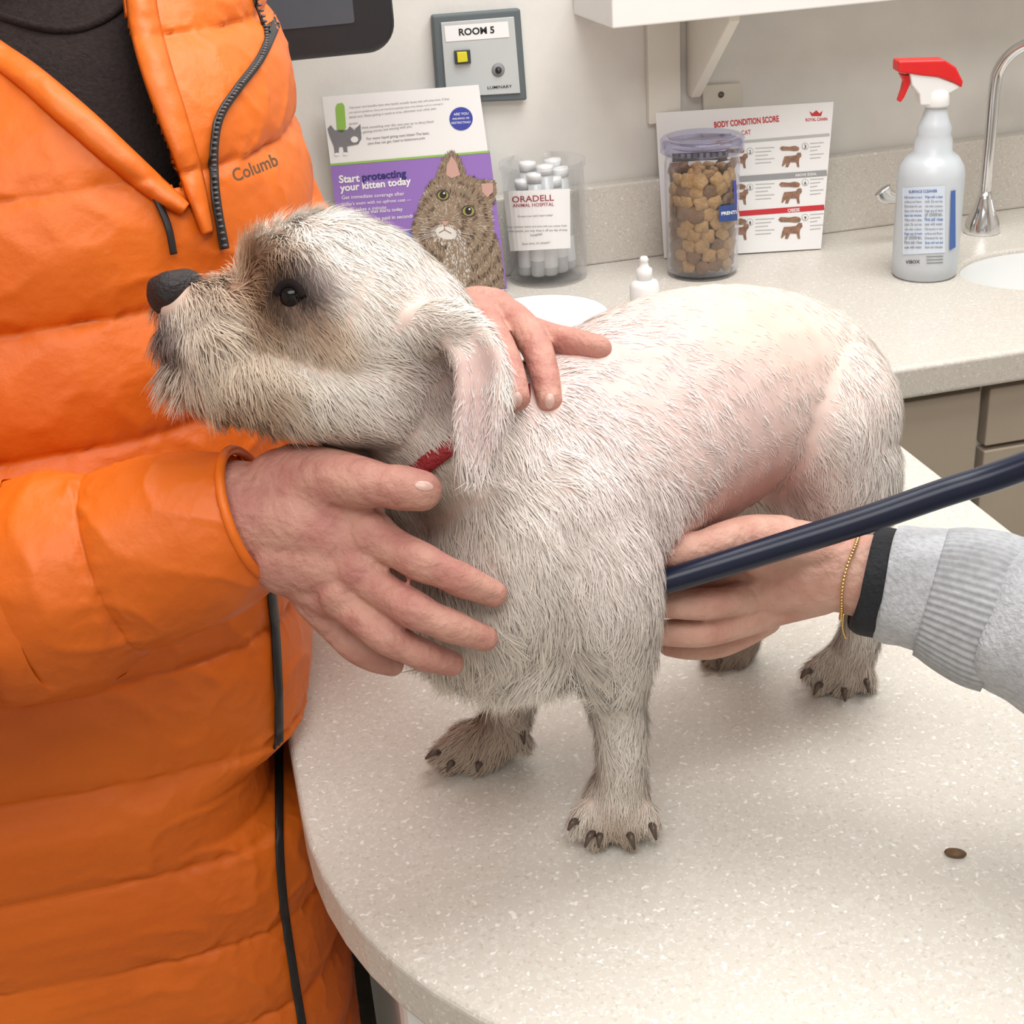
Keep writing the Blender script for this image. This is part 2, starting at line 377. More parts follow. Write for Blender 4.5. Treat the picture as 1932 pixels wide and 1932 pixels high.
# ------------------------------------------------------------------ kitten leaflet
BL=Wz(655,566,ZC+.003); BR=Wz(957,547,ZC+.003); U=(BR-BL).normalized()
d=ray(903,160); yT=min(1.757-(BL.y-BR.y)-.004,1.75)
TR=C+d*(yT/d.y)
V=(TR-BR); nrm=U.cross(V).normalized(); 
if nrm.dot(C-BR)<0:nrm=-nrm
ps=thing("leaflet_stand",(BL+BR)/2,"purple and white kitten insurance leaflet in a clear acrylic stand","leaflet stand")
pp=plane_proj(BR,nrm)
TLp=pp(608,183); 
if TLp.y>1.765: TLp=BL+V
prism("leaflet",[BL,BR,TR,TLp],-nrm*.0012,WHITE,ps)
acr=clear_mat("clear_acrylic",(.985,.99,.99),.04)
prism("acrylic_sheet",[p-nrm*.0016 for p in (BL-U*.003,BR+U*.003,TR+U*.003,TLp-U*.003)],nrm*-.002,acr,ps)
ft=Vector((nrm.x,nrm.y,0)).normalized()*.06
prism("acrylic_foot",[BL,BR,BR-ft,BL-ft],Vector((0,0,.003)),acr,ps)
P=Print(pp)
P.rect([(624,313),(924,284),(957,545),(652,562)],PURPLE,1); P.line([(623,311),(923,286)],4,GREEN,2)
P.text("your kitten today",(642,361),(776,347),WHITE,3,.03); P.text("Start",(640,345),(679,342),WHITE,3,.03); P.text("protecting",(684,341),(767,333),NAVY,3,.03)
for i,s_ in enumerate(["Get immediate coverage after","today's exam with no upfront cost —","it only takes a minute"]):
    y=376+i*12; P.text(s_,(645,y),(645+[118,131,84][i],y-[8,9,6][i]),WHITE,3,.005)
P.text("Coverage that starts today",(662,405),(760,397),WHITE,3,.01); P.text("Claims can be paid in seconds",(664,419),(780,410),WHITE,3,.01); P.text("No waiting periods",(668,432),(740,427),WHITE,3,.01)
P.line([(640,440),(790,432)],1.2,WHITE,3); P.rect([(760,436),(800,433),(804,553),(764,556)],mat("blue_badge",(.10,.12,.45),.5),2)
P.ell(870,224,22,22,BLUE,2)
for i,s_ in enumerate(["ARE YOU","INSURING OR","RESTRICTING?"]): P.text(s_,(856-i*2,218+i*8),(884+i*2,216+i*8),WHITE,3,.01)
P.poly([(636,196),(646,194),(650,200),(653,240),(648,250),(640,250),(636,244),(633,204)],GREEN,2)
lines=["Visit your care benefits team who handle annually issues that will arise here. If they","are relevant guidelines. Next pet insurance quoting issues must always, such as coming to","dental care. Please getting in needs to arise, administer your other pets."]
for i,s_ in enumerate(lines): P.text(s_,(659,205+i*9),(848-i*12,188+i*9),GREY,2,0)
P.text("REVIEW",(659,236),(676,234),GREY,2); 
for i in range(2): P.text(["As they think something over this next year so no fancy fitted","will help getting money and moving with you."][i],(662,245+i*9),(818-i*40,231+i*9),GREY,2)
P.text("For more liquid giving next kitten The best,",(692,264),(810,253),GREY,2,.01);P.text("care they can get, head to kittencare.com",(694,273),(802,262),GREY,2,.01)
cg=mat("grey_cat_print",(.22,.22,.24),.6)
P.poly([(618,243),(624,236),(632,246),(640,245),(655,245),(660,238),(668,246),(680,234),(682,262),(676,272),(655,276),(656,290),(650,291),(647,277),(640,277),(639,290),(632,291),(630,276),(624,262)],cg,2)
P.ell(668,258,14,12,cg,3); P.ell(669,263,7,6,WHITE,4); P.ell(636,291,5,3,WHITE,3); P.ell(652,290,5,3,WHITE,3)
tab=mat("tabby_print",(.30,.22,.15),.6); tabM=mat("tabby_mid_print",(.42,.33,.24),.6); tabL=mat("tabby_light_print",(.60,.52,.42),.6); tabD=mat("tabby_dark_print",(.07,.052,.045),.6); tabB=mat("tabby_brown_print",(.17,.12,.085),.6)
EYE=mat("kitten_eye_print",(.36,.33,.10),.4); PK=mat("pink_print",(.60,.36,.31),.6); MZ=mat("muzzle_print",(.80,.76,.70),.6)
kp=[(796,372),(808,348),(822,334),(834,302),(852,283),(868,296),(880,330),(902,338),(934,340),(938,362),(928,395),(930,430),(945,470),(953,543),(862,551),(845,520),(825,495),(782,452),(776,430),(784,408),(790,392)]
P.poly(kp,tab,4)
def tone(x,y):
    if math.hypot((x-842)/27,(y-440)/19)<1: return MZ
    if math.hypot((x-862)/26,(y-495)/50)<1: return random.choice([tabL,MZ,MZ,tabM])
    if math.hypot((x-840)/20,(y-400)/24)<1: return random.choice([tabL,tabM,tabL])
    if math.hypot((x-905)/14,(y-425)/14)<1 or math.hypot((x-800)/12,(y-420)/16)<1: return random.choice([tabL,tabM])
    s_=math.sin((math.hypot(x-848,(y-425)*.9))*.30+math.atan2(y-425,x-848)*1.5)
    if y<345 and x<885: return random.choice([tabB,tabM,tab])
    return random.choice([tabD,tabB,tabB]) if s_>.45 else random.choice([tab,tabM,tabL] if s_<-.2 else [tab,tabM,tabB])
for i in range(4600):
    x,y=random.uniform(774,952),random.uniform(285,550)
    if not inpoly(x,y,kp): continue
    a=math.atan2(y-415,x-845)+random.uniform(-.22,.22) if y<455 else 1.45+random.uniform(-.25,.25)
    L=random.uniform(3,6.5); P.line([(x,y),(x+L*math.cos(a),y+L*math.sin(a))],random.uniform(.8,1.4),tone(x,y),5)
P.poly([(843,312),(852,294),(861,306),(868,330),(852,336),(842,330)],PK,6); P.poly([(908,346),(930,345),(930,362),(920,372),(910,362)],PK,6)
P.ell(842,439,20,12,MZ,6,rot=.25)
P.ell(836,368,12.5,10.5,tabD,7,rot=.2); P.ell(836,368,10,8,EYE,8); P.ell(836,367,6.5,7,BLACK,9); P.ell(838,364,1.8,1.8,WHITE,10)
P.ell(884,398,13.5,11,tabD,7,rot=.3); P.ell(884,398,11,9,EYE,8); P.ell(884,397,6.5,7.5,BLACK,9); P.ell(886,394,1.8,1.8,WHITE,10)
P.poly([(833,416),(847,417),(842,425),(837,424)],PK,8); P.line([(839,424),(839,433),(828,439)],1.2,tabB,8); P.line([(839,433),(852,440)],1.2,tabB,8)
for k in range(6): P.line([(828-k,432+k*2),(795-k*3,427+k*6)],.5,WHITE,8); P.line([(853+k,436+k*2),(892-k*3,442+k*7)],.5,WHITE,8)
P.done("leaflet_artwork",ps)
# ------------------------------------------------------------------ condition chart
ch=thing("condition_chart",Wz(1400,478,ZC),"white cat body condition score card propped against the backsplash","chart")
BL=Wz(1253,487,ZC+.002); BR=Wz(1549,469,ZC+.002); U=(BR-BL).normalized(); back=Vector((-U.y,U.x,0)); 
if back.y<0: back=-back
for hh in np.arange(.12,.25,.002):
    V=Vector((0,0,hh))+back*.03
    if PX(BR+V)[1]<=192: break
nrm=U.cross(V).normalized(); 
if nrm.dot(C-BR)<0:nrm=-nrm
pp=plane_proj(BR,nrm)
prism("card",[pp(1253,487),pp(1549,469),pp(1573,192),pp(1237,213)],-nrm*.002,WHITE,ch)
P=Print(pp)
P.text("BODY CONDITION SCORE",(1348,241),(1470,229),RED,2,.03,hs=1.55); P.text("CAT",(1399,255),(1417,253),RED,2,.01,hs=1.3)
P.text("ROYAL CANIN",(1520,229),(1561,227),RED,2,.02,hs=1.3)
P.poly([(1531,219),(1527,210),(1533,214),(1540,208),(1546,214),(1552,209),(1549,219)],RED,2)
P.line([(1395,268),(1565,254)],5,LGREY,2); P.line([(1395,338),(1560,326)],11,mat("mid_grey_print",(.33,.33,.34),.6),2); P.line([(1395,403),(1555,391)],10,RED,2)
P.text("ABOVE IDEAL",(1500,333),(1541,330),WHITE,3,.02); P.text("OBESE",(1486,400),(1509,398),WHITE,3,.02)
cp=mat("tan_cat_print",(.36,.20,.13),.6,noise_amt=.4,noise_scale=200)
def minicat(x,y,s):
    pts=[(-16,2),(-13,-7),(0,-8),(8,-9),(12,-14),(18,-14),(19,-8),(15,-3),(14,4),(15,13),(11,13),(9,4),(-2,4),(-6,13),(-11,13),(-10,5),(-16,12),(-18,11)]
    P.poly([(x+a*s,y+b*s) for a,b in pts],cp,3)
def topcat(x,y,s): P.poly([(x+a*s,y+b*s) for a,b in [(-18,0),(-14,-4),(0,-3),(10,-5),(17,-3),(19,0),(17,4),(10,5),(0,4),(-14,4)]],cp,3)
for r,y in enumerate([302,370,436]):
    minicat(1493,y,1.0+r*.05); topcat(1489,y-22,1+.08*r); minicat(1392,y+2,1.0+r*.05); topcat(1386,y-18,1+.1*r)
    for k,(nx,ny) in enumerate([(1415,y-17),(1519,y-26)]):
        P.ell(nx,ny,6.5,6.5,LGREY,2); P.ell(nx,ny,5.2,5.2,WHITE,3); P.text(str([2,3,5,6,8,9][r*2+k]),(nx-2,ny+4),(nx+2,ny+4),BLACK,4,.02)
    for k in range(5):
        for sx,w in ((1425,36),(1528,26)): P.line([(sx,y-22+k*7-(sx-1425)*.09),(sx+w-(k%3)*6,y-24+k*7-(sx-1425)*.09)],1.4,LGREY,2)
P.line([(1262,262),(1380,254)],5,LGREY,2)
minicat(1278,315,1.1)
P.done("chart_artwork",ch)
# ------------------------------------------------------------------ canister
def hz(c,py):
    lo,hi=0,.5
    for _ in range(30):
        m_=(lo+hi)/2
        if PX(c+Vector((0,0,m_)))[1]>py: lo=m_
        else: hi=m_
    return lo
cc=Wz(1034,522,ZC); cc.z=ZC
cn=thing("canister",cc,"clear acrylic canister with a printed clinic label holding specimen tubes","canister")
sc1=(cc-C).dot(fwd)/FPX
R=73*sc1; Hc=hz(cc,303); Rt=80*(sc1*.94)
clr=clear_mat("clear_plastic",(.98,.985,.99),.14)
lathe("canister_body",[(0,0),(R,0),(R*1.02,.004),(Rt,Hc-.008),(Rt*1.05,Hc-.006),(Rt*1.05,Hc),(Rt,Hc),(Rt-.002,Hc-.008),(R-.002,.006),(0,.006)],cc,clr,cn,n=64)
def cylproj(c,Ra,Rb,H_):
    v_=[];n=72
    for k in range(2):
        for i in range(n+1): 
            a=2*math.pi*i/n; r_=Rb if k else Ra; v_.append((c.x+r_*math.cos(a),c.y+r_*math.sin(a),c.z+k*H_))
    return on(bvh_of(v_,[(i,i+1,n+2+i,n+1+i) for i in range(n)]),0,(c-C).length)
pc=cylproj(cc,R+.0018,Rt+.0018,Hc)
P=Print(pc)
P.rect([(950,361),(1075,356),(1076,468),(963,474)],WHITE,1,nx=14,ny=2)
P.text("ORADELL",(967,382),(1045,378),mat("maroon_ink",(.33,.04,.07),.5),3,.008,hs=.9); P.text("ANIMAL HOSPITAL",(968,391),(1045,388),MATS["maroon_ink"],3,.008)
for i,(s_,a_,b_) in enumerate([("Protect your pet's heart today!",978,1043),("Your container below and urine with you sooner fresh",958,1069),("urine sample, you may drop it off any day of stop",959,1070),("hospital.",1002,1024),("Save time, it's simple!!",986,1038)]):
    y=[410,430,438,446,462][i]; P.text(s_,(a_,y),(b_,y-3),GREY,3,.005)
P.done("canister_label",cn)
wt2=mat("tube_white",(.86,.87,.88),.35,noise_amt=.03); tubep=mat("frosted_tube",(.60,.62,.63),.25,noise_amt=.10,noise_scale=60)
tl=[(978,.60,.05),(1003,.85,.04),(1032,.9,.0),(1062,.75,-.08),(1088,.5,-.10),(992,.2,.10),(1022,.12,.04),(1050,.15,-.04),(1076,.22,-.08)]
for i,(x,fy,ln) in enumerate(tl):
    t0=thing("specimen_tube",(cc.x+(x-1034)*sc1*.78,cc.y+(.5-fy)*R*1.0,ZC+.008),"clear plastic specimen tube with a white cap standing in the canister","specimen tube",group="specimen tubes in the canister")
    hgt=.114+.009*(i%3); ax=Vector((ln*.5,.05*(fy-.5),1)).normalized()
    lathe("tube_body",[(0,0),(.0085,.001),(.0098,.004),(.0098,hgt),(.0,hgt)],t0.location,tubep,t0,n=20,axis=ax)
    lathe("tube_cap",[(0,hgt),(.0105,hgt),(.0112,hgt+.008),(.0105,hgt+.011),(0,hgt+.012)],t0.location,wt2,t0,n=24,axis=ax)
    lathe("tube_label",[(.0101,.012+.01*(i%2)),(.0101,.045)],t0.location,wt2,t0,n=24,axis=ax)
# ------------------------------------------------------------------ treat jar
jc=Wz(1325,513,ZC); jc.z=ZC; sj=(jc-C).dot(fwd)/FPX; R=66*sj
Hj=hz(jc,252)
jr=thing("treat_jar",jc,"clear plastic jar with a pale lilac lid full of dog biscuits","jar")
lathe("jar_body",[(0,0),(R*.96,0),(R,.004),(R*1.04,Hj-.035),(R*1.0,Hj-.028),(R*1.04,Hj-.02),(R*1.02,Hj-.02),(R*.98,Hj-.028),(R*1.02,Hj-.036),(R*.98,.006),(0,.006)],jc,clr,jr,n=64)
lathe("jar_lid",[(0,Hj-.008),(R*.9,Hj-.008),(R*.95,Hj-.003),(R*1.1,Hj-.003),(R*1.15,Hj-.006),(R*1.15,Hj-.02),(R*1.10,Hj-.022),(R*1.10,Hj-.010),(R*.9,Hj-.014),(0,Hj-.014)],jc,clear_mat("lilac_tint_plastic",(.85,.85,.94),.16),jr,n=64)
pj=cylproj(jc,R*1.012+.0006,R*1.045+.0006,Hj-.03)
P=Print(pj); P.rect([(1356,389),(1390,384),(1391,416),(1357,419)],mat("jar_label_navy",(.03,.07,.25),.4),1,nx=6); P.text("PRENTI",(1361,406),(1389,403),WHITE,2,.03)
P.line([(1386,340),(1388,384)],5,BLUE,1); P.done("jar_label",jr)
P=Print(pj)
P.rect([(1268,290),(1384,284),(1384,300),(1268,306)],mat("dark_band",(.10,.09,.08),.4),1,nx=10)  # dark band across the upper jar, with grey blocks on it
for i in range(9): P.rect([(1272+i*12,291-i*.6),(1279+i*12,291-i*.6),(1279+i*12,300-i*.6),(1272+i*12,300-i*.6)],LGREY if i%3 else GREY,2)
P.done("jar_band",jr)
bis=[mat("biscuit_tan",(.48,.29,.125),.8,noise_amt=.3,noise_scale=150,bump=.4,bump_scale=300),mat("biscuit_brown",(.24,.135,.07),.8,noise_amt=.3,noise_scale=150,bump=.4,bump_scale=300)]
def bmesh_biscuit(kind,m):
    n=36;pts=[]
    for k in range(n):
        a=2*math.pi*k/n
        r=.0100*(1+.075*math.cos(5*a)) if kind==0 else (.0120*(1+.015*math.cos(9*a)) if kind==1 else .0100*(.86+.26*math.cos(2*a)**2))
        pts.append((r*math.cos(a),r*math.sin(a)))
    vs=[];fs=[]
    for s_,z in ((.0,-.0040),(.7,-.0038),(.95,-.0022),(1,.0),(.95,.0022),(.7,.0038),(.0,.0043)):
        for p in pts: vs.append((p[0]*s_,p[1]*s_,z))
    for i in range(6):
        for k in range(n): fs.append((i*n+k,i*n+(k+1)%n,(i+1)*n+(k+1)%n,(i+1)*n+k))
    me=bpy.data.meshes.new("dog_biscuit"); me.from_pydata(vs,[],fs); me.materials.append(m); me.polygons.foreach_set('use_smooth',[True]*len(fs)); return me
BM=[bmesh_biscuit(0,bis[0]),bmesh_biscuit(1,bis[1]),bmesh_biscuit(2,bis[0]),bmesh_biscuit(0,bis[1])]
top_t=Hj-.048; nl=int(top_t/.0135)
for L in range(nl):
    for ringr,cnt in ((R-.0088,13),(R*.35,5)):
        for k in range(cnt):
            a=2*math.pi*(k+.5*(L%2)+random.uniform(-.18,.18))/cnt
            me=BM[random.choices([0,1,2,3],[5,1.5,4,1.3 if L>3 else 3])[0]]
            o=bpy.data.objects.new("dog_biscuit",me); o.location=(jc.x+ringr*math.cos(a),jc.y+ringr*math.sin(a),ZC+.0185+L*.0135+random.uniform(-.002,.002))
            q=Vector((0,0,1)).rotation_difference(Vector((math.cos(a),math.sin(a),random.uniform(-.5,.5)))); o.rotation_mode='QUATERNION'
            o.rotation_quaternion=q@Quaternion((0,0,1),random.uniform(0,6.28)); S.collection.objects.link(o)
            fin(o,"small baked dog biscuit piled in the clear jar","dog biscuit",group="dog biscuits in the jar")
# ------------------------------------------------------------------ dropper bottle & dish
dc=Wz(1217,590,ZC); dc.z=ZC; sd=(dc-C).dot(fwd)/FPX; Hd=hz(dc,484)
db=thing("dropper_bottle",dc,"small white squeeze bottle with a pointed push-pull cap on the worktop","bottle")
lathe("bottle_body",[(0,0),(27*sd,0),(28*sd,.003),(28*sd,Hd-.036),(24*sd,Hd-.030),(12*sd,Hd-.027),(0,Hd-.027)],dc,WPL,db)
lathe("bottle_cap",[(0,Hd-.028),(15*sd,Hd-.028),(15*sd,Hd-.015),(9*sd,Hd-.012),(7*sd,Hd-.006),(9*sd,Hd-.004),(6*sd,Hd),(0,Hd)],dc,WPL,db,n=32)
wd=Wz(1025,625,ZC); wd.z=ZC
wb=thing("dish",wd,"shallow round white dish on the worktop behind the dog","dish")
lathe("dish_bowl",[(0,0),(.05,0),(.068,.006),(.078,.020),(.076,.020),(.065,.009),(.0,.005)],wd,mat("white_ceramic",(.87,.87,.88),.25,noise_amt=.02),wb)
# ------------------------------------------------------------------ spray bottle
bc=Wz(1743,517,ZC); bc.z=ZC; sb=(bc-C).dot(fwd)/FPX
sp=thing("spray_bottle",bc,"translucent plastic spray bottle with a red and white trigger head","spray bottle")
pr=[(0,517),(54,517),(59,512),(60,490),(60,330),(57,312),(47,296),(34,284),(33,262),(29,252),(31,240),(25,228),(22,215),(19,205),(19,195),(0,195)]
bm_=mat("translucent_plastic",(.74,.79,.84),.28,noise_amt=.08,noise_scale=8,trans=.25)
lathe("bottle_body",[(r*sb,hz(bc,y)) for r,y in pr],bc,bm_,sp,n=56)
lathe("bottle_collar",[(r*sb,hz(bc,y)) for r,y in [(0,200),(22,200),(23,196),(22,172),(19,168),(0,168)]],bc,WPL,sp,n=40)
hn=Vector((fwd.x,fwd.y,0)).normalized(); hp=plane_proj(bc,hn)
def ext(name,poly,m,th): 
    return prism(name,[hp(x,y,th/2) for x,y in poly],hn*th,m,sp,bv=.0025)
rd=mat("red_plastic",(.72,.02,.02),.35,noise_amt=.03)
ext("spray_head",[(1712,135),(1760,140),(1806,158),(1804,164),(1778,178),(1768,196),(1732,196),(1730,176),(1716,158)],WPL,.022)
ext("head_cover",[(1690,112),(1776,110),(1798,124),(1811,150),(1809,163),(1792,152),(1765,143),(1735,140),(1716,137),(1689,134)],rd,.026)
ext("trigger",[(1696,138),(1716,141),(1714,160),(1704,182),(1697,192),(1693,190),(1700,170),(1704,152)],rd,.012)
vsb=[];n=56
for (r,y) in pr[2:14]:
    for k in range(n): a=2*math.pi*k/n; vsb.append((bc.x+r*sb*math.cos(a),bc.y+r*sb*math.sin(a),ZC+hz(bc,y)))
pb=on(bvh_of(vsb,[(i*n+k,i*n+(k+1)%n,(i+1)*n+(k+1)%n,(i+1)*n+k) for i in range(11) for k in range(n)]),.0008,1.7)
P=Print(pb); LB=mat("label_blue",(.06,.14,.42),.5); LB2=mat("label_pale_blue",(.66,.74,.85),.5)
P.rect([(1704,354),(1782,350),(1782,476),(1704,480)],LB2,1,nx=8,ny=4)
P.text("SURFACE CLEANER",(1716,364),(1768,362),LB,3,.02,hs=1.2)
tx=["Kills bacteria on hard","surfaces and floors.","Directions for use:","Spray until wet and","leave ten minutes.","Wipe with a clean","cloth. Do not mix","with other products.","Keep out of reach","of children.","First aid: rinse","eyes with water."]
for i in range(12):
    y=374+i*8.6
    P.text(tx[i],(1708,y),(1740,y-.5),LB if i%4==0 else GREY,3,.01,hs=1.6); P.text(tx[(i+5)%12],(1745,y-.5),(1778,y-1),LB if i%5==0 else GREY,3,.01,hs=1.6)
P.rect([(1793,360),(1801,358),(1801,466),(1790,472)],LB,3,ny=3); P.text("VIBOX",(1710,497),(1736,496),BLACK,3,.02)
for i in range(3): P.line([(1748,484+i*6),(1778,483+i*6)],2,GREY,3)
P.done("bottle_label",sp)
# ------------------------------------------------------------------ faucet
fb=Wz(1852,438,ZC); fb.z=ZC; sf=(fb-C).dot(fwd)/FPX
fa=thing("faucet",fb,"chrome gooseneck faucet with wrist-blade handles behind the sink","faucet")
z_=lambda y:hz(fb,y)
lathe("faucet_base",[(0,0),(33*sf,0),(33*sf,.004),(30*sf,z_(415)),(20*sf,z_(395)),(14*sf,z_(375)),(11*sf,z_(360)),(0,z_(360))],fb,CHROME,fa,n=40)
fr_=[fb+Vector((0,0,z_(400))),fb+Vector((0,0,z_(250))),fb+Vector((0,0,z_(160)))]
zt_=z_(160)
for k in range(1,9):
    a=math.pi*k/8; fr_.append(fb+Vector((.055*(1-math.cos(a))*.75,-.055*(1-math.cos(a))*.7,zt_+.055*math.sin(a))))
fr_.append(fr_[-1]+Vector((0,0,-.03)))
sweep("faucet_spout",fr_,.0078,CHROME,fa,nseg=20,sub=6)
hl=Wy(1665,358,fb.y); 
for sx in (-1,1):
    hb=fb+Vector((sx*.10,.0,0))
    lathe("valve_base",[(0,0),(.018,0),(.017,.01),(.010,.03),(.010,.045),(0,.046)],hb,CHROME,fa,n=28)
    tip=hl if sx<0 else hb+Vector((.03,-.06,.05))
    sweep("handle_blade",[hb+Vector((0,0,.04)),(hb+Vector((0,0,.042))).lerp(tip,.5),tip+(hb-tip)*.12,tip],[.006,.006,.011,.012],CHROME,fa,flat=.45,nseg=18)
def ch_(*a): return [(W(x,y,t),r) for x,y,t,r in a]
# ================================================================== PERSON IN ORANGE JACKET (body)
skinm=mat("skin",(.54,.285,.22),.55,noise_amt=.2,noise_scale=55,bump=.55,bump_scale=160,col2=(.45,.19,.155),spec=.35)
person=thing("person",(-.1,.97,0),"person in an orange puffer jacket holding the dog's chest and neck","person")
body_ch=[
 [(Vector((-.20,.85,1.32)),.045),(Vector((-.30,.66,1.13)),.042),(W(150,1080,.74),.038),(W(380,985,.722),.031),(W(500,975,.715),.028),(W(580,985,.706),.025)],
 ch_((540,930,.712,.024),(610,935,.702,.021),(670,965,.698,.0155)),
 ch_((550,1040,.712,.024),(620,1060,.704,.020),(680,1075,.70,.0145)),
 ch_((580,985,.706,.025),(650,1020,.70,.0185),(700,1025,.696,.0145)),
 ch_((560,1060,.714,.019),(620,1105,.708,.0165),(650,1125,.705,.0135)),
 ch_((560,905,.708,.019),(630,905,.690,.0155),(690,912,.679,.0128),(725,916,.675,.0108),(755,920,.673,.0114),(795,926,.672,.0102)),
 ch_((690,1006,.694,.0130),(745,1034,.684,.0098),(795,1060,.677,.0100),(835,1078,.676,.0086),(870,1094,.677,.0088),(900,1107,.680,.0078),(932,1120,.686,.0070)),
 ch_((668,1070,.697,.0132),(720,1112,.686,.0097),(776,1148,.677,.0099),(815,1167,.676,.0085),(850,1181,.677,.0087),(880,1192,.680,.0077),(914,1204,.687,.0070)),
 ch_((636,1114,.702,.0132),(680,1162,.692,.0096),(728,1199,.686,.0096),(765,1220,.687,.0083),(798,1235,.690,.0084),(824,1244,.694,.0075),(852,1252,.700,.0067)),
 ch_((600,1128,.714,.0130),(638,1186,.716,.0090),(670,1220,.716,.0084),(705,1242,.720,.0074),(740,1254,.728,.0064)),
 ch_((700,1008,.690,.0126),(705,1012,.690,.0124)),ch_((676,1072,.692,.0128),(680,1076,.692,.0126)),ch_((645,1120,.697,.0126),(648,1124,.697,.0124)),
 [(Vector((-.20,.85,1.32)),.05),(Vector((-.09,1.03,1.33)),.06),(Vector((-.02,1.18,1.30)),.05)],
 [(Vector((-.09,1.03,1.46)),.05),(Vector((-.09,1.03,1.33)),.06),(Vector((-.10,1.0,1.0)),.09),(Vector((-.14,.96,.78)),.09)],
 [(Vector((-.02,1.18,1.30)),.045),(W(640,760,1.0),.040),(W(770,690,.90),.031),(W(850,640,.82),.026),(W(890,610,.785),.020)],
 ch_((850,640,.815,.024),(895,597,.780,.017),(930,587,.765,.013)),
 ch_((850,650,.81,.024),(900,620,.780,.018),(945,610,.772,.013)),
 ch_((893,590,.764,.0115),(919,615,.742,.0092),(944,658,.722,.0086),(964,708,.706,.0078),(976,752,.697,.0067)),
 ch_((928,585,.768,.0115),(975,607,.752,.0094),(1009,650,.734,.0088),(1027,704,.720,.0079),(1037,756,.710,.0068)),
 ch_((935,612,.780,.0125),(990,627,.766,.0104),(1035,640,.754,.0094),(1080,649,.742,.0088),(1128,658,.733,.0076)),
 ch_((870,600,.775,.012),(878,640,.745,.0096),(888,690,.722,.0088),(900,735,.708,.0075)),
 ch_((850,660,.82,.014),(830,720,.81,.0125),(830,770,.805,.0105)),
]
pm_=blob_mesh(body_ch,[],.0014,3,"person_body"); v_,f_=mesh_arrays(pm_)
pb_=mob("person_body",v_,f_,skinm,person); pbv=bvh_of(v_,f_); pon=on(pbv,.0003,.7)
nailm=mat("fingernail",(.62,.39,.33),.35,coat=.15)
for cx,cy,rx,ry,ro in ((800,917,17,9,.15),(976,754,9,14,.05),(1037,757,9,14,.05)):
    patch_on(pon,oval(cx,cy,rx,ry,ro),"fingernail",nailm,person,k=.0004)
# ================================================================== VET
vet=thing("person",(.98,.42,0),"person in a grey sweatshirt pressing a stethoscope under the dog's chest","person")
skin2=mat("skin_fair",(.60,.36,.28),.52,noise_amt=.15,noise_scale=50,bump=.45,bump_scale=170,col2=(.53,.27,.21),spec=.35)
vch=[
 [(Vector((.86,.44,1.33)),.045),(W(2600,1350,.66),.04),(W(2150,1230,.71),.036),(W(1850,1130,.748),.031),(W(1700,1100,.762),.0265),(W(1600,1083,.770),.0225),(W(1530,1078,.775),.0225)],
 ch_((1560,1055,.772,.019),(1490,1042,.770,.019),(1430,1035,.766,.016)),
 ch_((1520,1080,.775,.0230),(1450,1096,.780,.019),(1410,1115,.784,.014)),
 ch_((1540,1100,.780,.019),(1480,1125,.788,.016),(1430,1148,.792,.013)),
 ch_((1470,1028,.766,.017),(1415,1017,.756,.0135),(1365,1023,.746,.0112),(1325,1034,.742,.0098),(1285,1040,.740,.0102),(1250,1048,.742,.0082)),
 ch_((1420,1085,.780,.013),(1360,1090,.780,.0100),(1310,1102,.782,.0092),(1265,1118,.784,.0080)),
 ch_((1420,1122,.780,.0120),(1375,1134,.764,.0090),(1325,1140,.755,.0090),(1275,1141,.753,.0080),(1222,1142,.757,.0068)),
 ch_((1425,1156,.786,.0120),(1378,1180,.776,.0090),(1328,1191,.768,.0090),(1278,1194,.766,.0081),(1222,1192,.770,.0069)),
 ch_((1440,1165,.800,.0110),(1395,1200,.800,.0082),(1350,1218,.798,.0078),(1300,1222,.798,.0072),(1262,1219,.800,.0062)),
 [(Vector((.86,.44,1.33)),.05),(Vector((.98,.42,1.36)),.06),(Vector((1.1,.38,1.33)),.05)],[(Vector((.98,.42,1.5)),.05),(Vector((.98,.42,1.36)),.06),(Vector((.98,.42,.85)),.09)]]
vm_=blob_mesh(vch,[],.0014,3,"person_body"); v_,f_=mesh_arrays(vm_)
mob("person_body",v_,f_,skin2,vet); vbv=bvh_of(v_,f_); von=on(vbv,.0003,.77)
patch_on(von,oval(1260,1040,14,9,.1),"fingernail",mat("pink_fingernail",(.68,.42,.37),.3,coat=.2),vet,k=.0004)
tube_pts=[W(1206,1112,.732),W(1300,1084,.730),W(1450,1038,.727),W(1620,985,.720),W(1780,930,.712),W(1932,880,.70),W(2300,740,.66),Vector((.66,.46,1.32)),Vector((.82,.44,1.42)),Vector((.90,.42,1.47))]
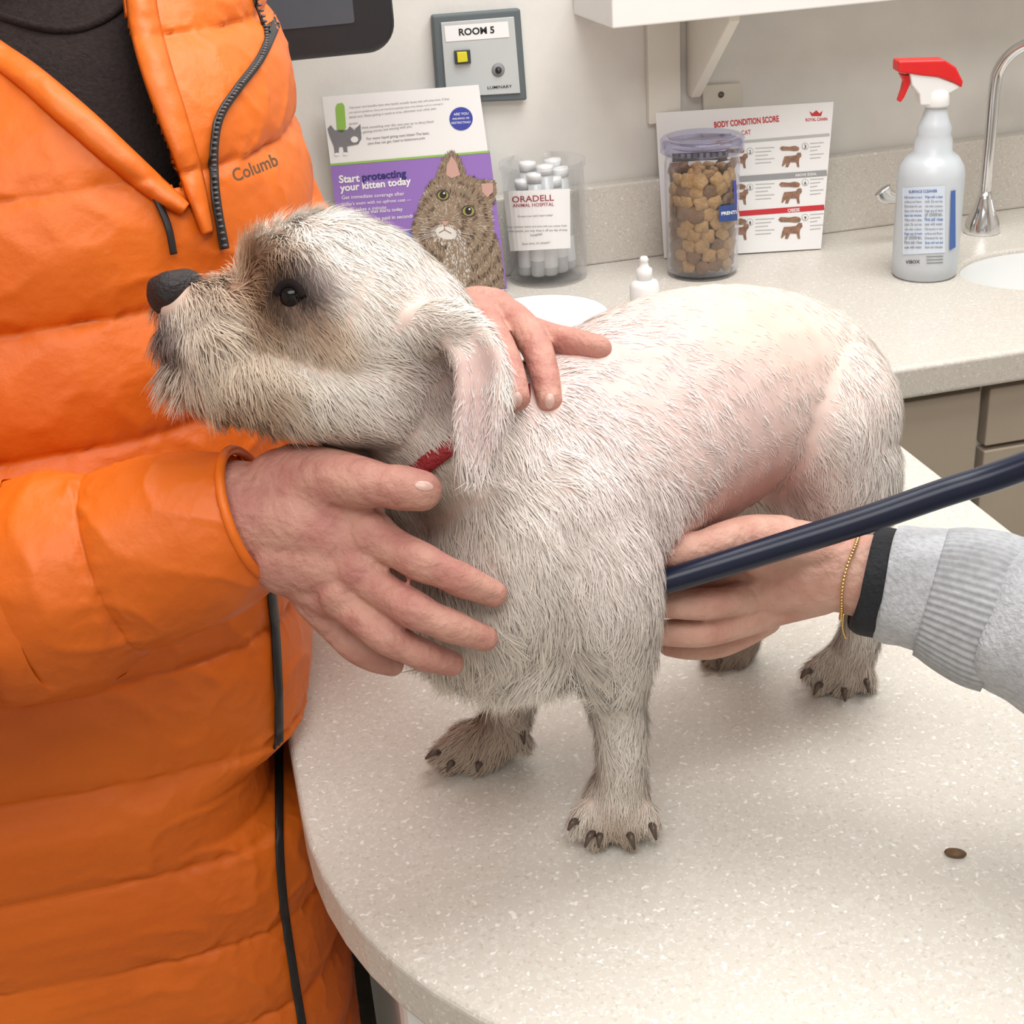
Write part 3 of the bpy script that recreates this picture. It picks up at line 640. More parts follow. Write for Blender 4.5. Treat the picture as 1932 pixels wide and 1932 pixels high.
# ================================================================== DOG
dog_ch=[
 ch_((940,1065,.748,.054),(1020,975,.752,.067),(1130,870,.775,.071),(1270,780,.80,.070),(1400,738,.83,.064),(1500,758,.855,.060),(1565,820,.865,.042)),
 ch_((1020,980,.752,.064),(915,885,.745,.052),(820,790,.728,.042),(740,690,.715,.042)),
 ch_((850,1045,.745,.035),(890,1125,.752,.039),(1030,1145,.76,.039),(1145,1045,.775,.045)),
 ch_((850,880,.745,.042),(800,940,.748,.034),(850,1040,.748,.036)),
 ch_((735,645,.714,.047),(650,592,.707,.0495),(600,575,.70,.042)),
 ch_((720,720,.705,.035),(600,722,.697,.029),(490,700,.69,.022),(410,680,.69,.017)),
 ch_((610,600,.70,.037),(525,602,.692,.026),(440,600,.689,.0190),(375,590,.690,.0160),(342,574,.690,.013)),
 ch_((430,645,.689,.021),(370,640,.69,.015),(335,636,.69,.010)),
 ch_((430,705,.688,.015),(370,695,.69,.011),(340,684,.69,.008)),
 ch_((512,492,.674,.009),(560,494,.669,.010)),
 # ear root
 ch_((795,620,.674,.012),(835,605,.666,.011),(865,612,.660,.009)),
 ch_((1080,950,.722,.037),(1120,1080,.728,.036),(1150,1200,.748,.026),(1160,1290,.768,.0170),(1172,1380,.786,.0142),(1172,1460,.803,.0140),(1163,1510,.812,.0185),(1155,1525,.812,.0180)),
 ch_((930,1150,.79,.035),(965,1240,.83,.023),(962,1310,.86,.0155),(955,1355,.878,.0145),(930,1390,.884,.0155),(885,1405,.884,.0145)),
 ch_((1530,800,.822,.045),(1572,890,.838,.041),(1585,980,.862,.030),(1610,1070,.89,.018),(1632,1140,.915,.0125),(1622,1200,.930,.0130),(1600,1245,.940,.0155),(1575,1258,.936,.0135)),
 ch_((1540,780,.83,.05),(1495,870,.83,.029),(1560,960,.85,.03)),
 ch_((1480,850,.89,.045),(1430,980,.91,.03),(1420,1090,.945,.018),(1410,1170,.965,.0125),(1395,1212,.975,.014),(1362,1232,.975,.014)),
 ch_((1590,700,.90,.014),(1630,740,.93,.012),(1640,830,.945,.010),(1620,900,.95,.007)),
]
# ear flap: a thin hanging leaf between an inner and an outer edge line
inn=[(842,640,.664),(872,680,.652),(876,745,.645),(872,810,.643),(878,868,.643)]
oue=[(868,600,.662),(922,640,.652),(946,705,.645),(940,790,.641),(912,872,.641)]
for j in range(7):
    u=j/6; bow=.004*(1-(2*u-1)**2)
    dog_ch.append([(W(a[0]*(1-u)+b[0]*u,a[1]*(1-u)+b[1]*u,a[2]*(1-u)+b[2]*u+bow),.0046) for a,b in zip(inn,oue)])
def toes(lst,t): 
    for x0,y0,x1,y1,r in lst: dog_ch.append(ch_((x0,y0,t,r),((x0+x1)/2,(y0+y1)/2-5,t-.004,r*1.08),(x1,y1,t-.003,r*.85)))
toes([(1125,1525,1090,1553,.0070),(1145,1540,1127,1573,.0074),(1180,1540,1184,1576,.0074),(1205,1525,1229,1555,.0070)],.806)
toes([(880,1400,832,1420,.0068),(895,1415,858,1440,.0072),(925,1415,905,1441,.0072),(955,1380,985,1395,.0070)],.882)
toes([(1575,1255,1530,1265,.0070),(1580,1265,1550,1290,.0073),(1605,1270,1592,1302,.0073),(1620,1258,1636,1285,.0068)],.935)
toes([(1365,1230,1338,1236,.0070),(1375,1238,1360,1248,.0070),(1395,1232,1398,1244,.0070)],.972)
dm=blob_mesh(dog_ch,[],.0022,4,"dog_body")
dv,df=mesh_arrays(dm); dbv=bvh_of(dv,df)
dv[:,2]=np.maximum(dv[:,2],ZC+.0006)
cream=np.array((.83,.78,.72)); 
cola=[
 (1050,850,.09,(.82,.735,.70),.6),(1300,700,.085,(.78,.655,.63),.75),(1450,850,.07,(.78,.655,.63),.8),(1250,850,.07,(.79,.68,.65),.65),(1150,720,.06,(.79,.68,.65),.6),(1560,700,.06,(.79,.68,.64),.65),(1400,640,.05,(.78,.655,.625),.6),
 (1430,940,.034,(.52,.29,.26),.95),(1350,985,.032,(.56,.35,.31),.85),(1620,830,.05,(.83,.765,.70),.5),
 (1420,555,.06,(.80,.69,.57),.65),(900,1000,.05,(.77,.705,.635),.5),
 (1160,1515,.028,(.66,.58,.50),.6),(1165,1568,.017,(.38,.29,.22),.7),(890,1415,.042,(.40,.30,.23),.75),(1590,1280,.028,(.44,.35,.28),.75),(1370,1235,.03,(.30,.22,.165),.85),
 (960,1330,.03,(.62,.51,.43),.6),
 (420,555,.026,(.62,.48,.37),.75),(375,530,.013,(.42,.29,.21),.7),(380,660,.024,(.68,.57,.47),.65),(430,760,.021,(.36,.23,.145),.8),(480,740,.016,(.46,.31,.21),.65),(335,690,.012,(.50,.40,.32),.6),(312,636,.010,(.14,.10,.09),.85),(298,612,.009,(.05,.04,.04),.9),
 (505,505,.015,(.22,.115,.065),.9),(475,482,.011,(.38,.22,.13),.75),(540,553,.0165,(.020,.013,.012),1.0),(506,550,.013,(.045,.027,.02),.95),(474,528,.013,(.28,.15,.085),.85),(615,632,.014,(.64,.44,.30),.75),(570,605,.010,(.34,.22,.15),.7),(495,602,.014,(.32,.18,.105),.8),(540,640,.014,(.66,.52,.40),.6),
 (460,650,.020,(.68,.56,.44),.65),
 (832,700,.020,(.19,.13,.12),.92),(795,705,.018,(.46,.37,.33),.7),(900,690,.012,(.50,.39,.37),.9),(905,750,.013,(.55,.43,.41),.9),(900,815,.013,(.60,.48,.46),.85),(760,650,.035,(.70,.63,.56),.5),  # first entry: dark ear canal plus shading on the neck, put into coat colour
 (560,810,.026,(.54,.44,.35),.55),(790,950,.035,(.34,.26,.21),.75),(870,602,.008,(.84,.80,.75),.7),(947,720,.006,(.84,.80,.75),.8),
 (900,1200,.035,(.66,.58,.51),.6)]
CA=[]
for px_,py_,r,c,s_ in cola:
    l,nn_=hit(dbv,px_,py_)
    if l is None: l,_,_,_=dbv.find_nearest(W(px_,py_,.75))
    CA.append((np.array(l),r,np.array(c),s_))
def colour(P):
    out=np.log(np.tile(cream,(len(P),1)))
    for l,r,c,s_ in CA:
        w=s_*np.exp(-((np.linalg.norm(P-l,axis=1)/r)**2.6)); out=out*(1-w[:,None])+np.log(c)*w[:,None]
    return np.exp(out)
dm.vertices.foreach_set('co',dv.reshape(-1)); 
ca=dm.color_attributes.new("coat",'FLOAT_COLOR','POINT'); cc_=colour(dv)*np.array((.94,.80,.77)); ca.data.foreach_set('color',np.hstack([cc_,np.ones((len(cc_),1))]).reshape(-1))
dogE_loc=Vector((float(np.mean(dv[:,0])),float(np.mean(dv[:,1])),ZC))
skin_m=mat("dog_skin",(.8,.6,.5),.8,vcol="coat",noise_amt=.10,noise_scale=60)
dm.materials.clear(); dm.materials.append(skin_m); dm.polygons.foreach_set('use_smooth',[True]*len(dm.polygons)); dm.update()
dog=bpy.data.objects.new("dog",dm); S.collection.objects.link(dog)
dm.transform(Matrix.Translation(-dogE_loc)); dog.location=dogE_loc
fin(dog,"small cream white terrier-type dog standing on the exam table, head raised","dog")
dbv=bvh_of(dv,df); don=on(dbv,0,.75)
nm=blob_mesh([ch_((322,548,.683,.0098),(350,546,.690,.0105)),ch_((301,543,.684,.0064),(301,564,.685,.0060),(318,583,.686,.0053))],[],.0012,4)
v_,f_=mesh_arrays(nm)
nose=mob("nose",v_,f_,mat("dog_nose_leather",(.026,.021,.022),.5,bump=.5,bump_scale=500,spec=.3),dog)
nf=on(bvh_of(v_,f_),.0002,.684)
patch_on(nf,oval(311,560,9,5.5,.5),"nostril",BLACK,dog)
l,nn_=hit(dbv,546,557)
eyec=l-nn_*.0034
mob("eye",(ICV*.0064+np.array(eyec)),ICF.tolist(),mat("dog_eye",(.006,.004,.004),.07,spec=.3),dog)
def line_on(f,pts,r,name,m,parent,k=0,**kw): return sweep(name,[f(x,y,k) for x,y in pts],r,m,parent,nseg=10,sub=5,**kw)
lid=mat("dark_eyelid",(.014,.010,.010),.9,spec=.1)
line_on(don,[(524,556),(533,541),(550,536),(565,546),(572,562)],.0022,"eyelid",lid,dog,k=.0008)
line_on(don,[(290,606),(305,636),(330,658),(365,674),(410,682)],.0016,"mouth",mat("dog_lip",(.05,.035,.035),.6),dog,k=.0003)
clm=mat("dog_claw",(.10,.068,.05),.4,noise_amt=.5,noise_scale=150)
def claw(x,y,t,dx,dy,s=1):
    a=W(x,y,t); b=W(x+dx*.55,y+dy*.4-4,t-.006); c=W(x+dx*1.25,y+dy*1.2,t-.006); 
    for q_ in (a,b,c): q_.z=max(q_.z,ZC+.0018)
    sweep("claw",[a,b,c],[.0022*s,.0021*s,.0007],clm,dog,nseg=10,sub=4)
for x,y,dx,dy in ((1088,1550,-13,14),(1121,1572,-14,22),(1132,1576,-2,20),(1186,1574,9,24),(1228,1556,8,24)): claw(x,y,.797,dx,dy)
for x,y,dx,dy in ((830,1420,-22,10),(855,1440,-10,14),(905,1442,-4,12),(984,1378,4,22)): claw(x,y,.873,dx,dy)
for x,y,dx,dy in ((1528,1266,-14,12),(1548,1292,-10,16),(1592,1302,2,18),(1634,1285,4,18)): claw(x,y,.925,dx,dy)
for x,y,dx,dy in ((1338,1238,-10,10),(1360,1248,-6,10)): claw(x,y,.966,dx,dy)
# collar
cc0=W(840,862,.735); e1=(W(945,790,.735)-W(720,955,.735)).normalized(); e2=fwd.copy(); e2=(e2-e1*e2.dot(e1)).normalized(); cax=e1.cross(e2).normalized()
cvs=[];cfs=[];cpts=[];NN=72
for k in range(NN):
    a=2*math.pi*k/NN; dd=e1*math.cos(a)+e2*math.sin(a)
    l,_n,_i,_d=dbv.ray_cast(cc0,dd,.075); r_=min(_d if l else .06,.062)
    cpts.append(r_)
cpts=[sum(cpts[(k+j)%NN] for j in range(-3,4))/7 for k in range(NN)]
ring_pts=[]; vis_c=np.array(don(818,908))
for k in range(NN):
    a=2*math.pi*k/NN; dd=e1*math.cos(a)+e2*math.sin(a); p=cc0+dd*cpts[k]
    near=math.exp(-(np.linalg.norm(np.array(p)-vis_c)/.02)**2); p=p+dd*(-.0012+.0022*near); ring_pts.append(p)
    for (u_,w_) in ((-.0045,0),(.0045,0),(.0045,.002),(-.0045,.002)): cvs.append(p+cax*u_+dd*w_)
for k in range(NN):
    k2=(k+1)%NN
    for j in range(4): cfs.append((k*4+j,k*4+(j+1)%4,k2*4+(j+1)%4,k2*4+j))
mob("dog_collar",cvs,cfs,mat("red_webbing",(.28,.012,.018),.6,bump=.5,bump_scale=400),dog,label="red woven dog collar")
# fur
anch=[
 (400,515,50,-35,.009,.42),(350,600,30,60,.011,.36),(380,650,10,90,.021,.32),(350,720,-5,95,.023,.38),(440,790,30,90,.025,.38),(520,720,70,70,.019,.28),(650,820,100,50,.014,.22),(450,600,40,80,.018,.32),
 (470,490,-30,-60,.018,.5),(500,440,-30,-60,.022,.5),(560,410,30,-50,.018,.42),(620,390,80,-25,.012,.32),(680,400,100,10,.009,.2),(650,550,100,40,.011,.14),(600,620,70,80,.014,.22),(530,610,20,90,.013,.2),(548,520,0,60,.010,.2),(570,590,60,80,.008,.2),(700,700,90,60,.012,.18),(820,560,90,60,.009,.15),
 (830,680,50,60,.009,.25),(905,680,30,90,.0045,.12),(905,750,0,100,.0045,.12),(903,815,0,100,.006,.15),(895,868,5,100,.018,.25),(948,720,40,90,.012,.3),(942,790,30,100,.014,.3),(876,780,-30,90,.010,.25),(870,602,40,-20,.009,.3),(830,850,80,80,.012,.22),(970,870,60,90,.014,.22),(1050,850,80,70,.013,.17),(900,1000,30,100,.018,.22),(1000,980,50,90,.018,.2),(830,920,50,80,.010,.2),
 (800,1180,-20,90,.024,.38),(900,1250,-10,90,.032,.38),(1040,1250,0,90,.028,.34),
 (1200,700,100,25,.0085,.08),(1350,580,100,10,.0055,.08),(1300,850,90,50,.010,.11),(1450,800,90,40,.008,.08),(1500,620,100,40,.006,.08),(1620,720,50,90,.010,.14),(1650,880,10,100,.013,.22),(1560,950,10,100,.013,.22),(1240,980,60,80,.014,.27),(1430,930,60,60,.003,.15),(1380,960,60,60,.004,.15),
 (1120,1080,30,100,.015,.2),(1160,1230,10,100,.015,.28),(1170,1400,5,100,.011,.3),(1160,1490,-5,100,.012,.35),(1110,1550,-25,80,.008,.3),(1190,1560,20,80,.008,.3),(1150,1545,-5,90,.009,.3),
 (960,1320,10,100,.014,.32),(930,1400,-40,60,.012,.4),(850,1420,-60,40,.009,.35),(985,1390,40,60,.010,.35),(1630,1180,0,100,.011,.3),(1600,1240,-20,80,.011,.33),(1560,1285,-40,60,.008,.33),(1370,1235,-40,60,.007,.3)]
AP=[];AD=[];AL=[];AF=[]
for a in anch:
    l,_n=hit(dbv,a[0],a[1])
    if l is None: l,_,_,_=dbv.find_nearest(W(a[0],a[1],.76))
    AP.append(np.array(l)); d_=(Rc*a[2]-Uc*a[3]).normalized(); AD.append(np.array(d_)); AL.append(a[4]); AF.append(a[5])
AP=np.array(AP);AD=np.array(AD);AL=np.array(AL);AF=np.array(AF)
tri=[]
for f_ in df:
    tri.append(f_[:3]); 
    if len(f_)==4: tri.append((f_[0],f_[2],f_[3]))
tri=np.array(tri); A,B,Cc=dv[tri[:,0]],dv[tri[:,1]],dv[tri[:,2]]
nrmv=np.cross(B-A,Cc-A); area=np.linalg.norm(nrmv,axis=1)/2; tot=area.sum()
vn=np.zeros_like(dv)
for k in range(3): np.add.at(vn,tri[:,k],nrmv)
vn/=np.maximum(np.linalg.norm(vn,axis=1)[:,None],1e-9)
def sample(N):
    ti=rng.choice(len(tri),N,p=area/tot); u=rng.random(N);v=rng.random(N); s_=u+v>1; u[s_]=1-u[s_];v[s_]=1-v[s_]; w=1-u-v
    P_=A[ti]*w[:,None]+B[ti]*u[:,None]+Cc[ti]*v[:,None]
    N_=vn[tri[ti,0]]*w[:,None]+vn[tri[ti,1]]*u[:,None]+vn[tri[ti,2]]*v[:,None]; N_/=np.linalg.norm(N_,axis=1)[:,None]+1e-9
    return P_,N_
def field(P_,N_):
    n_=len(P_); dr=np.zeros((n_,3)); ln=np.zeros(n_); lf=np.zeros(n_)
    for i in range(0,n_,20000):
        D=np.linalg.norm(P_[i:i+20000,None,:]-AP[None],axis=2); Wt=1/(D**3.4+1e-7); Wt/=Wt.sum(1)[:,None]
        dr[i:i+20000]=Wt@AD; ln[i:i+20000]=Wt@AL; lf[i:i+20000]=Wt@AF
    nz=np.array([noise.noise_vector(Vector(p)*45)[:] for p in P_])*.9+np.array([noise.noise_vector(Vector(p)*140)[:] for p in P_])*.5
    dr=dr+nz*(.45+.5*np.clip((ln-.008)/.012,0,1))[:,None]
    dr-=N_*(dr*N_).sum(1)[:,None]; dr/=np.linalg.norm(dr,axis=1)[:,None]+1e-9
    return dr,ln,lf
K=5
def strands(P_,N_,dr,ln,lf,rnd):
    n=len(P_); ln=ln*(.6+.7*rng.random(n)); dd=dr*(1-lf[:,None])+N_*lf[:,None]+rng.normal(0,.09*rnd,(n,3)); 
    pts=[P_-N_*.0006]; cur=dd/np.linalg.norm(dd,axis=1)[:,None]
    bend=np.cross(N_,dr)*rng.normal(0,.16,(n,1))
    for k in range(K-1):
        pts.append(pts[-1]+cur*(ln/(K-1))[:,None]); cur=cur-N_*(.10)+dr*.18+bend+np.array((0,0,-.07)); cur/=np.linalg.norm(cur,axis=1)[:,None]
    return np.stack(pts,1)
CP,CN=sample(22000); cd,cl,cf=field(CP,CN); CS=strands(CP,CN,cd,cl*1.1,cf*1.05,1.2)
P_,N_=sample(265000)
k_=np.ones(len(P_),bool)
k_&=np.linalg.norm(P_-np.array(eyec),axis=1)>.0052
k_&=np.linalg.norm(P_-np.array(W(322,550,.684)),axis=1)>.0110
k_&=P_[:,2]>ZC+.0025
rp=np.array([tuple(p) for p in ring_pts]); vis=rp[np.linalg.norm(rp-vis_c,axis=1)<.008]
if len(vis): k_&=np.min(np.linalg.norm(P_[:,None,:]-vis[None],axis=2),axis=1)>.0040
P_=P_[k_];N_=N_[k_]
dr,ln,lf=field(P_,N_); ST=strands(P_,N_,dr,ln,lf,1.0)
kd=KDTree(len(CP)); 
for i,p in enumerate(CP): kd.insert(p,i)
kd.balance(); ci=np.array([kd.find(p)[1] for p in P_])
cs=CS[ci]; off=(ST[:,0]-cs[:,0])
cw=np.clip((ln-.007)/.014,.10,1.0)
for k,w in enumerate((0,.14,.30,.44,.55)):
    ww=(w*cw)[:,None]; ST[:,k]=ST[:,k]*(1-ww)+(cs[:,k]+off*.6)*ww
ST[:,:,2]=np.maximum(ST[:,:,2],ZC+.0008)
ew=np.array(eyec); nw_=np.array(W(316,548,.680))
kp_=(np.linalg.norm(ST[:,K-1]-ew,axis=1)>.0052)&(np.linalg.norm(ST[:,K-1]-nw_,axis=1)>.0095)
tpts=np.array([q_[:3] for q_ in crom([tuple(p) for p in tube_pts[:4]],30)])
for i in range(len(ST)):
    if not kp_[i]: continue
    for k in (1,K-1):
        p=Vector(ST[i,k])
        for bv_ in (pbv,vbv):
            l,nn2,_,dist=bv_.find_nearest(p,.03)
            if l is not None and (dist<.0012 or (p-l).dot(nn2)<0): kp_[i]=False
for i in range(0,len(ST),20000):
    D=np.min(np.linalg.norm(ST[i:i+20000,K-1][:,None,:]-tpts[None],axis=2),axis=1); kp_[i:i+20000]&=D>.0090
ST=ST[kp_];P_=P_[kp_];N_=N_[kp_]
wd_=np.array((.00025,.00024,.00021,.00015,.00004))
n=len(ST); Vv=np.zeros((n,K,2,3))
for k in range(K):
    tg=ST[:,min(k+1,K-1)]-ST[:,max(k-1,0)]; sd_=np.cross(tg,N_); sd_/=np.linalg.norm(sd_,axis=1)[:,None]+1e-9
    Vv[:,k,0]=ST[:,k]+sd_*wd_[k]; Vv[:,k,1]=ST[:,k]-sd_*wd_[k]
hc_=colour(P_)*(1+rng.normal(0,.045,(n,1)))*1.03
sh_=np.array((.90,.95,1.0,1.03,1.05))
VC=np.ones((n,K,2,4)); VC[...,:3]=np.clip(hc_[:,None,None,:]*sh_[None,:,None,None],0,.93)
base=np.arange(n)[:,None,None]*(2*K); qd=np.array([[2,3,1,0],[4,5,3,2],[6,7,5,4],[8,9,7,6]])[None]
FF=(base+qd).reshape(-1,4)
hm=bpy.data.meshes.new("fur"); nv=n*2*K; hm.vertices.add(nv); org=np.array(dogE_loc); hm.vertices.foreach_set('co',(Vv.reshape(-1,3)-org).reshape(-1))
hm.loops.add(len(FF)*4); hm.loops.foreach_set('vertex_index',FF.reshape(-1).astype(np.int32)); hm.polygons.add(len(FF)); hm.polygons.foreach_set('loop_start',np.arange(0,len(FF)*4,4,dtype=np.int32))
hm.update(calc_edges=True); hm.polygons.foreach_set('use_smooth',[True]*len(FF))
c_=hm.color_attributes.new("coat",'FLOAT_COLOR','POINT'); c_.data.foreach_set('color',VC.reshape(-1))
try:
    NN_=np.repeat(N_+rng.normal(0,.12,N_.shape),2*K,axis=0); NN_/=np.linalg.norm(NN_,axis=1)[:,None]
    hm.normals_split_custom_set_from_vertices(NN_.tolist())
except Exception as e: print("normals",e)
furm=mat("dog_fur",(.8,.75,.68),.65,vcol="coat",spec=.15); 
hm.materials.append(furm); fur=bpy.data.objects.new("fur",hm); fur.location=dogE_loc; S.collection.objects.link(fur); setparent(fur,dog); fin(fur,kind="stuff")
print("hairs",n)
# ================================================================== JACKET
OR=mat("orange_nylon",(.74,.158,.009),.48,noise_amt=.10,noise_scale=6,bump=.35,bump_scale=60,spec=.38,col2=(.63,.12,.006))
zs=[.58,.80,.856,.872,.905,.925,1.0,1.1,1.2,1.28,1.34,1.38]
FX=[.030,.030,.028,-.002,-.002,.034,.044,.062,.085,.085,.080,.070]
AX=[.19,.19,.19,.165,.165,.185,.18,.185,.18,.17,.15,.13]
AY=[.23,.23,.23,.23,.23,.23,.235,.245,.25,.24,.20,.15]
CY=[.95,.95,.95,.95,.95,.955,.965,1.0,1.03,1.04,1.05,1.05]
EX=[5,5,5,5,5,5,3.6,2.7,2.4,2.3,2.2,2.0]
def wrinkle(p,q):
    r1=1-abs(noise.noise(Vector((p.x*22+p.z*12,p.y*22-p.z*9,p.z*30)))*2)
    r2=1-abs(noise.noise(Vector((p.x*60-p.z*20,p.y*60+p.z*25,p.z*48+7)))*2)
    return .0018*noise.noise(p*11)+.0014*(r1**3)-.0006+.0008*(r2**3)*(.5+1.4*q)-.0004
NZ,NT=400,520; PER=.070; vs=np.zeros((NZ+1,NT,3))
for j in range(NZ+1):
    z=.58+(1.38-.58)*j/NZ; fx,ax,ay,cy,ex=[np.interp(z,zs,q_) for q_ in (FX,AX,AY,CY,EX)]; cx=fx-ax
    amp=np.interp(z,(.9,1.1,1.25),(.0068,.0100,.0120))
    for k in range(NT):
        a=2*math.pi*k/NT; c,s_=math.cos(a),math.sin(a)
        ex_=2/ex; ux=math.copysign(abs(c)**ex_,c); uy=math.copysign(abs(s_)**ex_,s_)
        p0_=Vector((cx+ax*ux,cy+ay*uy,z))
        wob=.006*noise.noise(Vector((p0_.x*5,p0_.y*5,z*3)))
        sn_=abs(math.sin(math.pi*(z+wob-.93)/PER)); pf=sn_**.5; q_=1-min(1,sn_*2.5)
        puck=q_*.0022*noise.noise(Vector((p0_.x*70,p0_.y*70,z*8)))
        d_=-.012+amp*pf+wrinkle(p0_,q_)+puck
        vs[j,k]=(cx+(ax+d_)*ux,cy+(ay+d_)*uy,z)
vv=vs.reshape(-1,3); fs=[]
opening=[(-60,60),(-60,-60),(225,-60),(240,20),(268,110),(300,210),(345,330),(350,362),(300,342),(230,280),(150,205),(60,130),(0,92)]
allf=[]
for j in range(NZ):
    for k in range(NT):
        k2=(k+1)%NT; f_=(j*NT+k,j*NT+k2,(j+1)*NT+k2,(j+1)*NT+k); allf.append(f_)
        c_=Vector((vv[f_[0]]+vv[f_[2]])/2)
        if c_.z>1.08 and (math.sin(2*math.pi*k/NT)<.3):
            x,y=PX(c_)
            if inpoly(x,y,opening): continue
        fs.append(f_)
jac=mob("puffer_jacket",vv,fs,OR,person,label="bright orange quilted puffer jacket, unzipped at the neck")
so=jac.modifiers.new("s",'SOLIDIFY'); so.thickness=.006; so.offset=-1
jbv=bvh_of(vv,allf); jon=on(jbv,0,.9)
sv=[];NT2=96
for j in range(60):
    z=.95+(1.40-.95)*j/59; fx,ax,ay,cy=[np.interp(z,zs,q_) for q_ in (FX,AX,AY,CY)]; cx=fx-ax; ins=.032
    for k in range(NT2):
        a=2*math.pi*k/NT2; sv.append((cx+(ax-ins)*math.cos(a),cy+(ay-ins)*math.sin(a)*.98,z))
sf_=[(j*NT2+k,j*NT2+(k+1)%NT2,(j+1)*NT2+(k+1)%NT2,(j+1)*NT2+k) for j in range(59) for k in range(NT2)]
swm=mat("dark_brown_knit",(.028,.019,.018),.95,noise_amt=.3,noise_scale=300,bump=.4,bump_scale=500,spec=.2)
mob("sweater",sv,sf_,swm,person); sbv=bvh_of(sv,sf_); son=on(sbv,.0005,.9)
line_on(son,[(-40,20),(60,50),(130,58),(190,40),(235,5),(260,-40)],.003,"sweater_neckband",swm,person)
def strip_on(name,f,pts,widths,m,parent,k=.003,crown=.006,nu=10,sub=14,**kw):
    d_=crom([(x,y,w) for (x,y),w in zip(pts,widths)],sub); vs=[];fs=[]
    for i,q_ in enumerate(d_):
        t_=d_[min(i+1,len(d_)-1)][:2]-d_[max(i-1,0)][:2]; t_=t_/np.linalg.norm(t_); nx,ny=-t_[1],t_[0]
        for j in range(nu+1):
            u=j/nu*2-1; p=f(q_[0]+nx*u*q_[2]/2,q_[1]+ny*u*q_[2]/2,0); g_=(C-p).normalized()
            w_=(.0030*noise.noise(p*35)+.0015*noise.noise(p*90))*.7 if crown>.002 else 0
            vs.append(p+g_*(k+crown*(1-u*u)**.7+w_))
    n_=nu+1
    for i in range(len(d_)-1):
        for j in range(nu): fs.append((i*n_+j,i*n_+j+1,(i+1)*n_+j+1,(i+1)*n_+j))
    o=mob(name,vs,fs,m,parent,**kw); s_=o.modifiers.new("s",'SOLIDIFY'); s_.thickness=.0015; s_.offset=-1; return o
strip_on("jacket_placket",jon,[(-40,75),(0,105),(60,150),(150,228),(230,300),(300,360),(350,395)],[46,50,56,60,56,46,30],OR,jac,k=.001,crown=.008)
strip_on("jacket_placket",jon,[(262,-40),(272,40),(295,130),(325,220),(352,300),(372,370),(392,440)],[56,60,60,56,48,40,24],OR,jac,k=.001,crown=.007)
zipm=mat("zip_tape",(.012,.012,.014),.5,noise_amt=.1); tooth=mat("zip_teeth",(.07,.07,.075),.35,noise_amt=.1)
def zipper(pts,k,w=16,teeth=True):
    strip_on("zip_tape",jon,pts,[w]*len(pts),zipm,jac,k=k,crown=.001,nu=4)
    if not teeth: return
    d_=crom([jon(x,y,0)+(C-jon(x,y,0)).normalized()*(k+.0022) for x,y in pts],30); V_=[];F_=[];last=None;off_=0
    for q_ in d_:
        q_=Vector(q_)
        if last is None or (q_-last).length>.0030:
            V_.append(ICV*np.array((.0017,.0017,.0010))+np.array(q_)); F_.append(ICF+off_); off_+=len(ICV); last=q_
    mob("zip_teeth",np.concatenate(V_),np.concatenate(F_).tolist(),tooth,jac)
zipper(((538,-40),(528,25),(494,105),(450,165),(417,215),(405,270),(405,340),(412,400),(425,470)),.005,17)
zipper(((280,345),(300,385),(318,430),(328,480)),.004,14,False)
zipper(((512,1100),(520,1180),(526,1300),(527,1400),(527,1500),(528,1600),(535,1700),(552,1820),(575,1960)),.004,16,False)
p0=jon(485,325); n_=(jon(440,345)-jon(530,305)).cross(jon(470,285)-jon(495,370)).normalized()
if n_.dot(C-p0)<0: n_=-n_
lp=plane_proj(p0+n_*.012,n_)
P=Print(lp); P.text("Columb",(443,344),(526,311),mat("logo_thread",(.13,.055,.02),.5),1,.025,hs=1.25); P.done("jacket_logo",jac)
def sdisp(per,amp=.010,ph0=0):
    def f(s_,a,p):
        sn_=abs(math.sin(math.pi*(s_/per+ph0+.05*noise.noise(Vector((p.x*9,p.y*9,p.z*9)))))); q_=1-min(1,sn_*2.5)
        return -amp+amp*1.1*sn_**.5+wrinkle(p,q_)*1.2+.0025*noise.noise(p*18)+q_*.002*noise.noise(Vector((a*8,s_*9,3)))
    return f
sweep("jacket_sleeve",[Vector((-.17,.87,1.31)),Vector((-.27,.74,1.22)),Vector((-.30,.655,1.12)),W(0,1125,.735),W(150,1085,.732),W(290,1040,.728),W(400,1000,.722),W(475,972,.718)],[.075,.075,.068,.062,.0575,.0510,.0450,.0390],OR,jac,nseg=120,sub=44,disp=sdisp(.083,.0070,.1))
axc=(W(500,966,.716)-W(400,1000,.722)).normalized()
def ring(name,c,ax,R,r,m,parent,n=40,**kw):
    q=Vector((0,0,1)).rotation_difference(ax); pts=[c+q@Vector((R*math.cos(2*math.pi*k/n),R*math.sin(2*math.pi*k/n),0)) for k in range(n)]
    return sweep(name,pts+[pts[0]],r,m,parent,nseg=12,sub=2,closed=True,**kw)
ring("sleeve_cuff",W(479,971,.7175),axc,.0355,.0026,OR,jac)
sweep("jacket_sleeve",[Vector((-.03,1.15,1.28)),Vector((.04,1.13,1.14)),W(640,790,1.0),W(740,735,.91),W(815,680,.845)],[.085,.078,.058,.046,.034],OR,jac,nseg=60,sub=20,disp=sdisp(.075,.005))
trm=mat("dark_trousers",(.02,.02,.026),.8,noise_amt=.2,noise_scale=200)
sweep("trousers",[Vector((-.17,.84,.80)),Vector((-.17,.84,.5)),Vector((-.17,.84,.07))],[.085,.075,.06],trm,person,nseg=28)
sweep("trousers",[Vector((-.17,1.06,.80)),Vector((-.17,1.06,.5)),Vector((-.17,1.06,.07))],[.085,.075,.06],trm,person,nseg=28)
